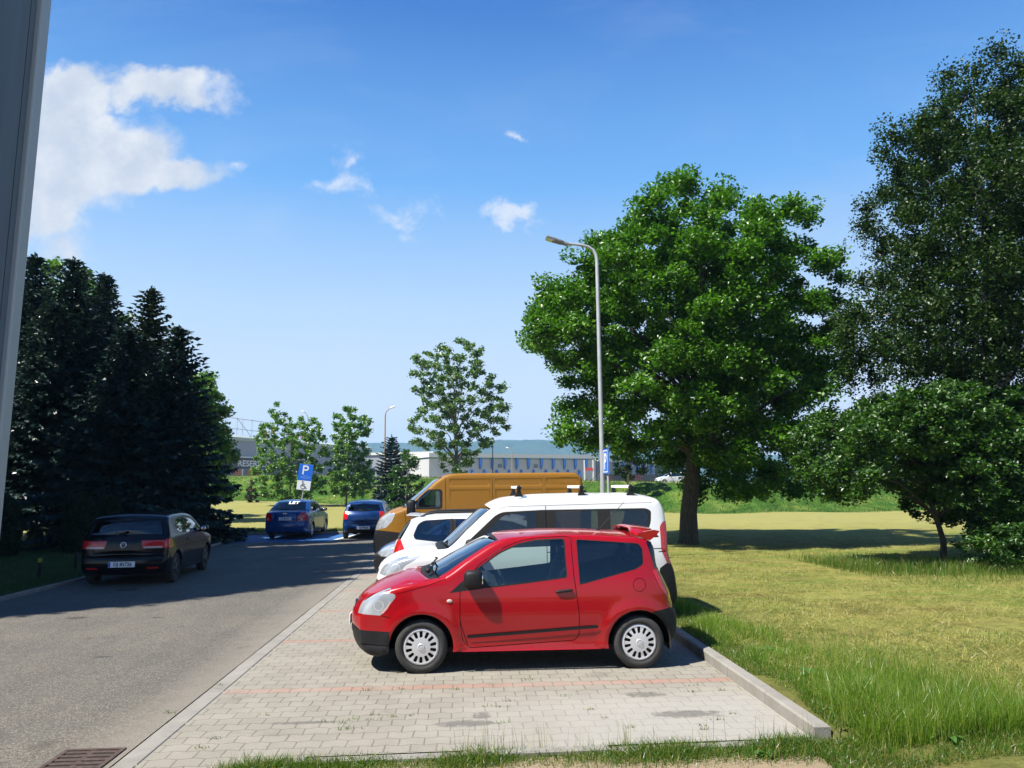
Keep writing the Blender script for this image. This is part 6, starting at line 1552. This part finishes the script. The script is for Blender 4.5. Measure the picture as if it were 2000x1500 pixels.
# cut hay lying over the field
n = 190000; y = 6.0+24*rng.uniform(0, 1, n)**2.0; x = 3.2+rng.uniform(0, 1, n)*(1.2+y*.72); k = noise2(x, y, 2.2, 9)
keep = rng.uniform(0, 1, n) < .55+.35*k; x, y = x[keep], y[keep]
blades('hay', x, y, gz(x, y)+rng.uniform(0, .02, len(x)), rng.uniform(.07, .20, len(x)), rng.uniform(.0035, .007, len(x)), rng.uniform(1.1, 1.47, len(x)), GR_HAY)
n = 42000; y = 6.0+20*rng.uniform(0, 1, n)**1.8; x = 3.2+rng.uniform(0, 1, n)*(1.2+y*.72); k = noise2(x, y, 1.7, 14); keep = k > .15; x, y = x[keep], y[keep]
blades('field_grass', x, y, gz(x, y)-.005, rng.uniform(.03, .10, len(x)), rng.uniform(.004, .007, len(x)), rng.uniform(.2, .9, len(x)), GR_VERGE)
# strip in front of the paving
def edge_y(x): return np.interp(x, [-2.2, -1.65, -1.25, 1.1, 2.72, 4.5], [5.38, 5.80, 5.95, 6.05, 6.08, 6.1])
n = 56000; x = rng.uniform(-2.0, 6.5, n); y = edge_y(x)+.02-np.abs(rng.normal(0, .15+.12*(x > 2.8), n)); k = noise2(x, y, 6, 3); k2 = noise2(x, y, 2.3, 41); keep = (k+.7*k2 > -1.5-.9*(x > 2.8)) & (y > 5.5); x, y, k = x[keep], y[keep], k[keep]
blades('verge_grass', x, y, gz(x, y)-.008, np.clip(.03+.035*k+.025*noise2(x, y, 2.3, 41)+.10*rng.uniform(0, 1, len(x))**3, .010, .26), rng.uniform(.0035, .007, len(x)), rng.uniform(.2, 1.25, len(x)), GR_VERGE)
# short growth around the kerb end and in the strip behind the kerb
n = 22000; x = 2.6+4.6*rng.uniform(0, 1, n)**1.4; y = rng.uniform(5.4, 6.5, n); x, y = x[(y < 6.05) | (x > 2.88)], y[(y < 6.05) | (x > 2.88)]; keep = noise2(x, y, 4, 51) > -.8; x, y = x[keep], y[keep]; blades('corner_grass', x, y, gz(x, y)-.005, rng.uniform(.02, .12, len(x)), rng.uniform(.004, .007, len(x)), rng.uniform(.3, 1.4, len(x)), GR_VERGE)
n = 20000; x = 2.865+.45*rng.uniform(0, 1, n)**1.2; y = 6.1+14*rng.uniform(0, 1, n)**1.6; keep = noise2(x, y, 4, 52) > -.6; x, y = x[keep], y[keep]; blades('kerb_edge_grass', x, y, gz(x, y)-.005, rng.uniform(.02, .10, len(x)), rng.uniform(.004, .007, len(x)), rng.uniform(.4, 1.4, len(x)), GR_VERGE)
n = 130; x = rng.choice([.1, .35, .62, .9, 1.2, 1.34, 1.9, 2.3, 2.62], n)+rng.normal(0, .09, n); y = edge_y(x)+.08+rng.uniform(0, .03, n)
blades('grass_stalks', x, y, np.zeros(n), rng.uniform(.08, .26, n), np.full(n, .003), rng.uniform(.05, .35, n), GR_HAY)
# weeds in the joints of the paving
cx = np.concatenate([rng.uniform(-2.1, 2.6, 26), [-.95, -.80, -1.2, -1.0, -.62, -1.75, -2.62, -2.5]]); cy = np.concatenate([rng.uniform(6.2, 8.3, 26), [7.0, 6.98, 6.95, 6.72, 7.05, 7.2, 7.35, 8.3]])
x = np.repeat(cx, 12)+rng.normal(0, .03, 12*len(cx)); y = np.repeat(cy, 12)+rng.normal(0, .012, 12*len(cx))
blades('joint_weeds', x, y, np.full(len(x), .003), rng.uniform(.012, .05, len(x)), rng.uniform(.004, .008, len(x)), rng.uniform(.5, 1.3, len(x)), GR_VERGE)
# shaded lawn left, tufts along the far kerb, long grass under the right-hand trees
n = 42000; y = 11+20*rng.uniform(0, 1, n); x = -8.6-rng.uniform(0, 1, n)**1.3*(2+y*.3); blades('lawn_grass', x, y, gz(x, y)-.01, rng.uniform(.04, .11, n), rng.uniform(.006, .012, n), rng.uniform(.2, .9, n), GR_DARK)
n = 9000; x = rng.uniform(-10, 2.5, n); y = 34.4+np.abs(rng.normal(0, .5, n)); k = noise2(x, y, 2.5, 8); blades('far_kerb_grass', x, y, gz(x, y)-.01, np.clip(.12+.1*k+.1*rng.uniform(0, 1, n), .03, .4), rng.uniform(.012, .02, n), rng.uniform(.1, .7, n), GR_VERGE)
n = 16000; x = rng.uniform(8.2, 15, n); y = 15.0+rng.normal(1.6, 1.0, n)-(x-11)*.25; blades('shade_grass', x, y, gz(x, y)-.01, rng.uniform(.08, .34, n), rng.uniform(.006, .011, n), rng.uniform(.1, .7, n), GR_VERGE)
n = 26000; x = rng.uniform(-30, 45, n); y = emb_base(x)+rng.uniform(-.5, 8.5, n); blades('bank_grass', x, y, gz(x, y)-.02, rng.uniform(.08, .26, n), rng.uniform(.02, .05, n), rng.uniform(.2, .9, n), leaf_mat('bank_grass', [(.03, .075, .008), (.06, .12, .014), (.13, .18, .03)], .4, .02))
# broad-leaved docks in the verge
def dock(x, y, n, s, label):
    r = empty('dock_plant', (x, y, float(gz(x, y)) if x > 2.87 else -.01)); tag(r, label, 'plant')
    m = MB()
    for i in range(n):
        a = rng.uniform(0, 6.28); L = s*rng.uniform(.6, 1.1); w = L*.17; k = 6; vs = []
        for j in range(k+1):
            t = j/k; rr = L*t; zz = L*(.75*t-.62*t*t)+.01; ww = w*math.sin(math.pi*min(1, .1+.9*t))**.8
            for sd in (-1, 0, 1): vs.append((rr*math.cos(a)-sd*ww*math.sin(a), rr*math.sin(a)+sd*ww*math.cos(a), zz+abs(sd)*ww*.35))
        m.add(vs, [(3*j+c, 3*j+c+1, 3*j+c+4, 3*j+c+3) for j in range(k) for c in (0, 1)], 0, True)
    m.build('leaves', leaf_mat('dock_leaves', [(.045, .13, .015), (.08, .18, .025)], .3, .08), r)
q = on_z(1590, 1325, .1); dock(q[0], q[1], 16, .22, 'broad-leaved dock in the long grass halfway along the near kerb')
q = on_z(1490, 1275, .1); dock(q[0], q[1], 12, .17, 'small dark-leaved dock close to the kerb behind the red hatchback')
q = on_z(1500, 1475, 0); dock(q[0], q[1], 11, .11, 'flat dock rosette in the verge right at the bottom')
q = on_z(1850, 1440, .1); dock(q[0], q[1], 14, .16, 'leafy dock clump at the lower right in the field edge')
q = on_z(1700, 1395, .1); dock(q[0], q[1], 12, .17, 'dock between the kerb end and the tall seed-head grass')

# ------------------------------------------------------------------ haze
hz = bpy.data.materials.new('haze'); hz.use_nodes = True; nt = hz.node_tree; nt.nodes.remove(nt.nodes['Principled BSDF'])
pv = nt.nodes.new('ShaderNodeVolumePrincipled'); pv.inputs['Color'].default_value = (.36, .66, 1, 1); pv.inputs['Density'].default_value = .00030; pv.inputs['Anisotropy'].default_value = .1
nt.links.new(pv.outputs[0], nt.nodes['Material Output'].inputs['Volume'])
m = MB(); m.box(-2600, 2600, -200, 2750, -1.2, 190); o = m.build('haze', hz); o['kind'] = 'stuff'; o.display_type = 'WIRE'
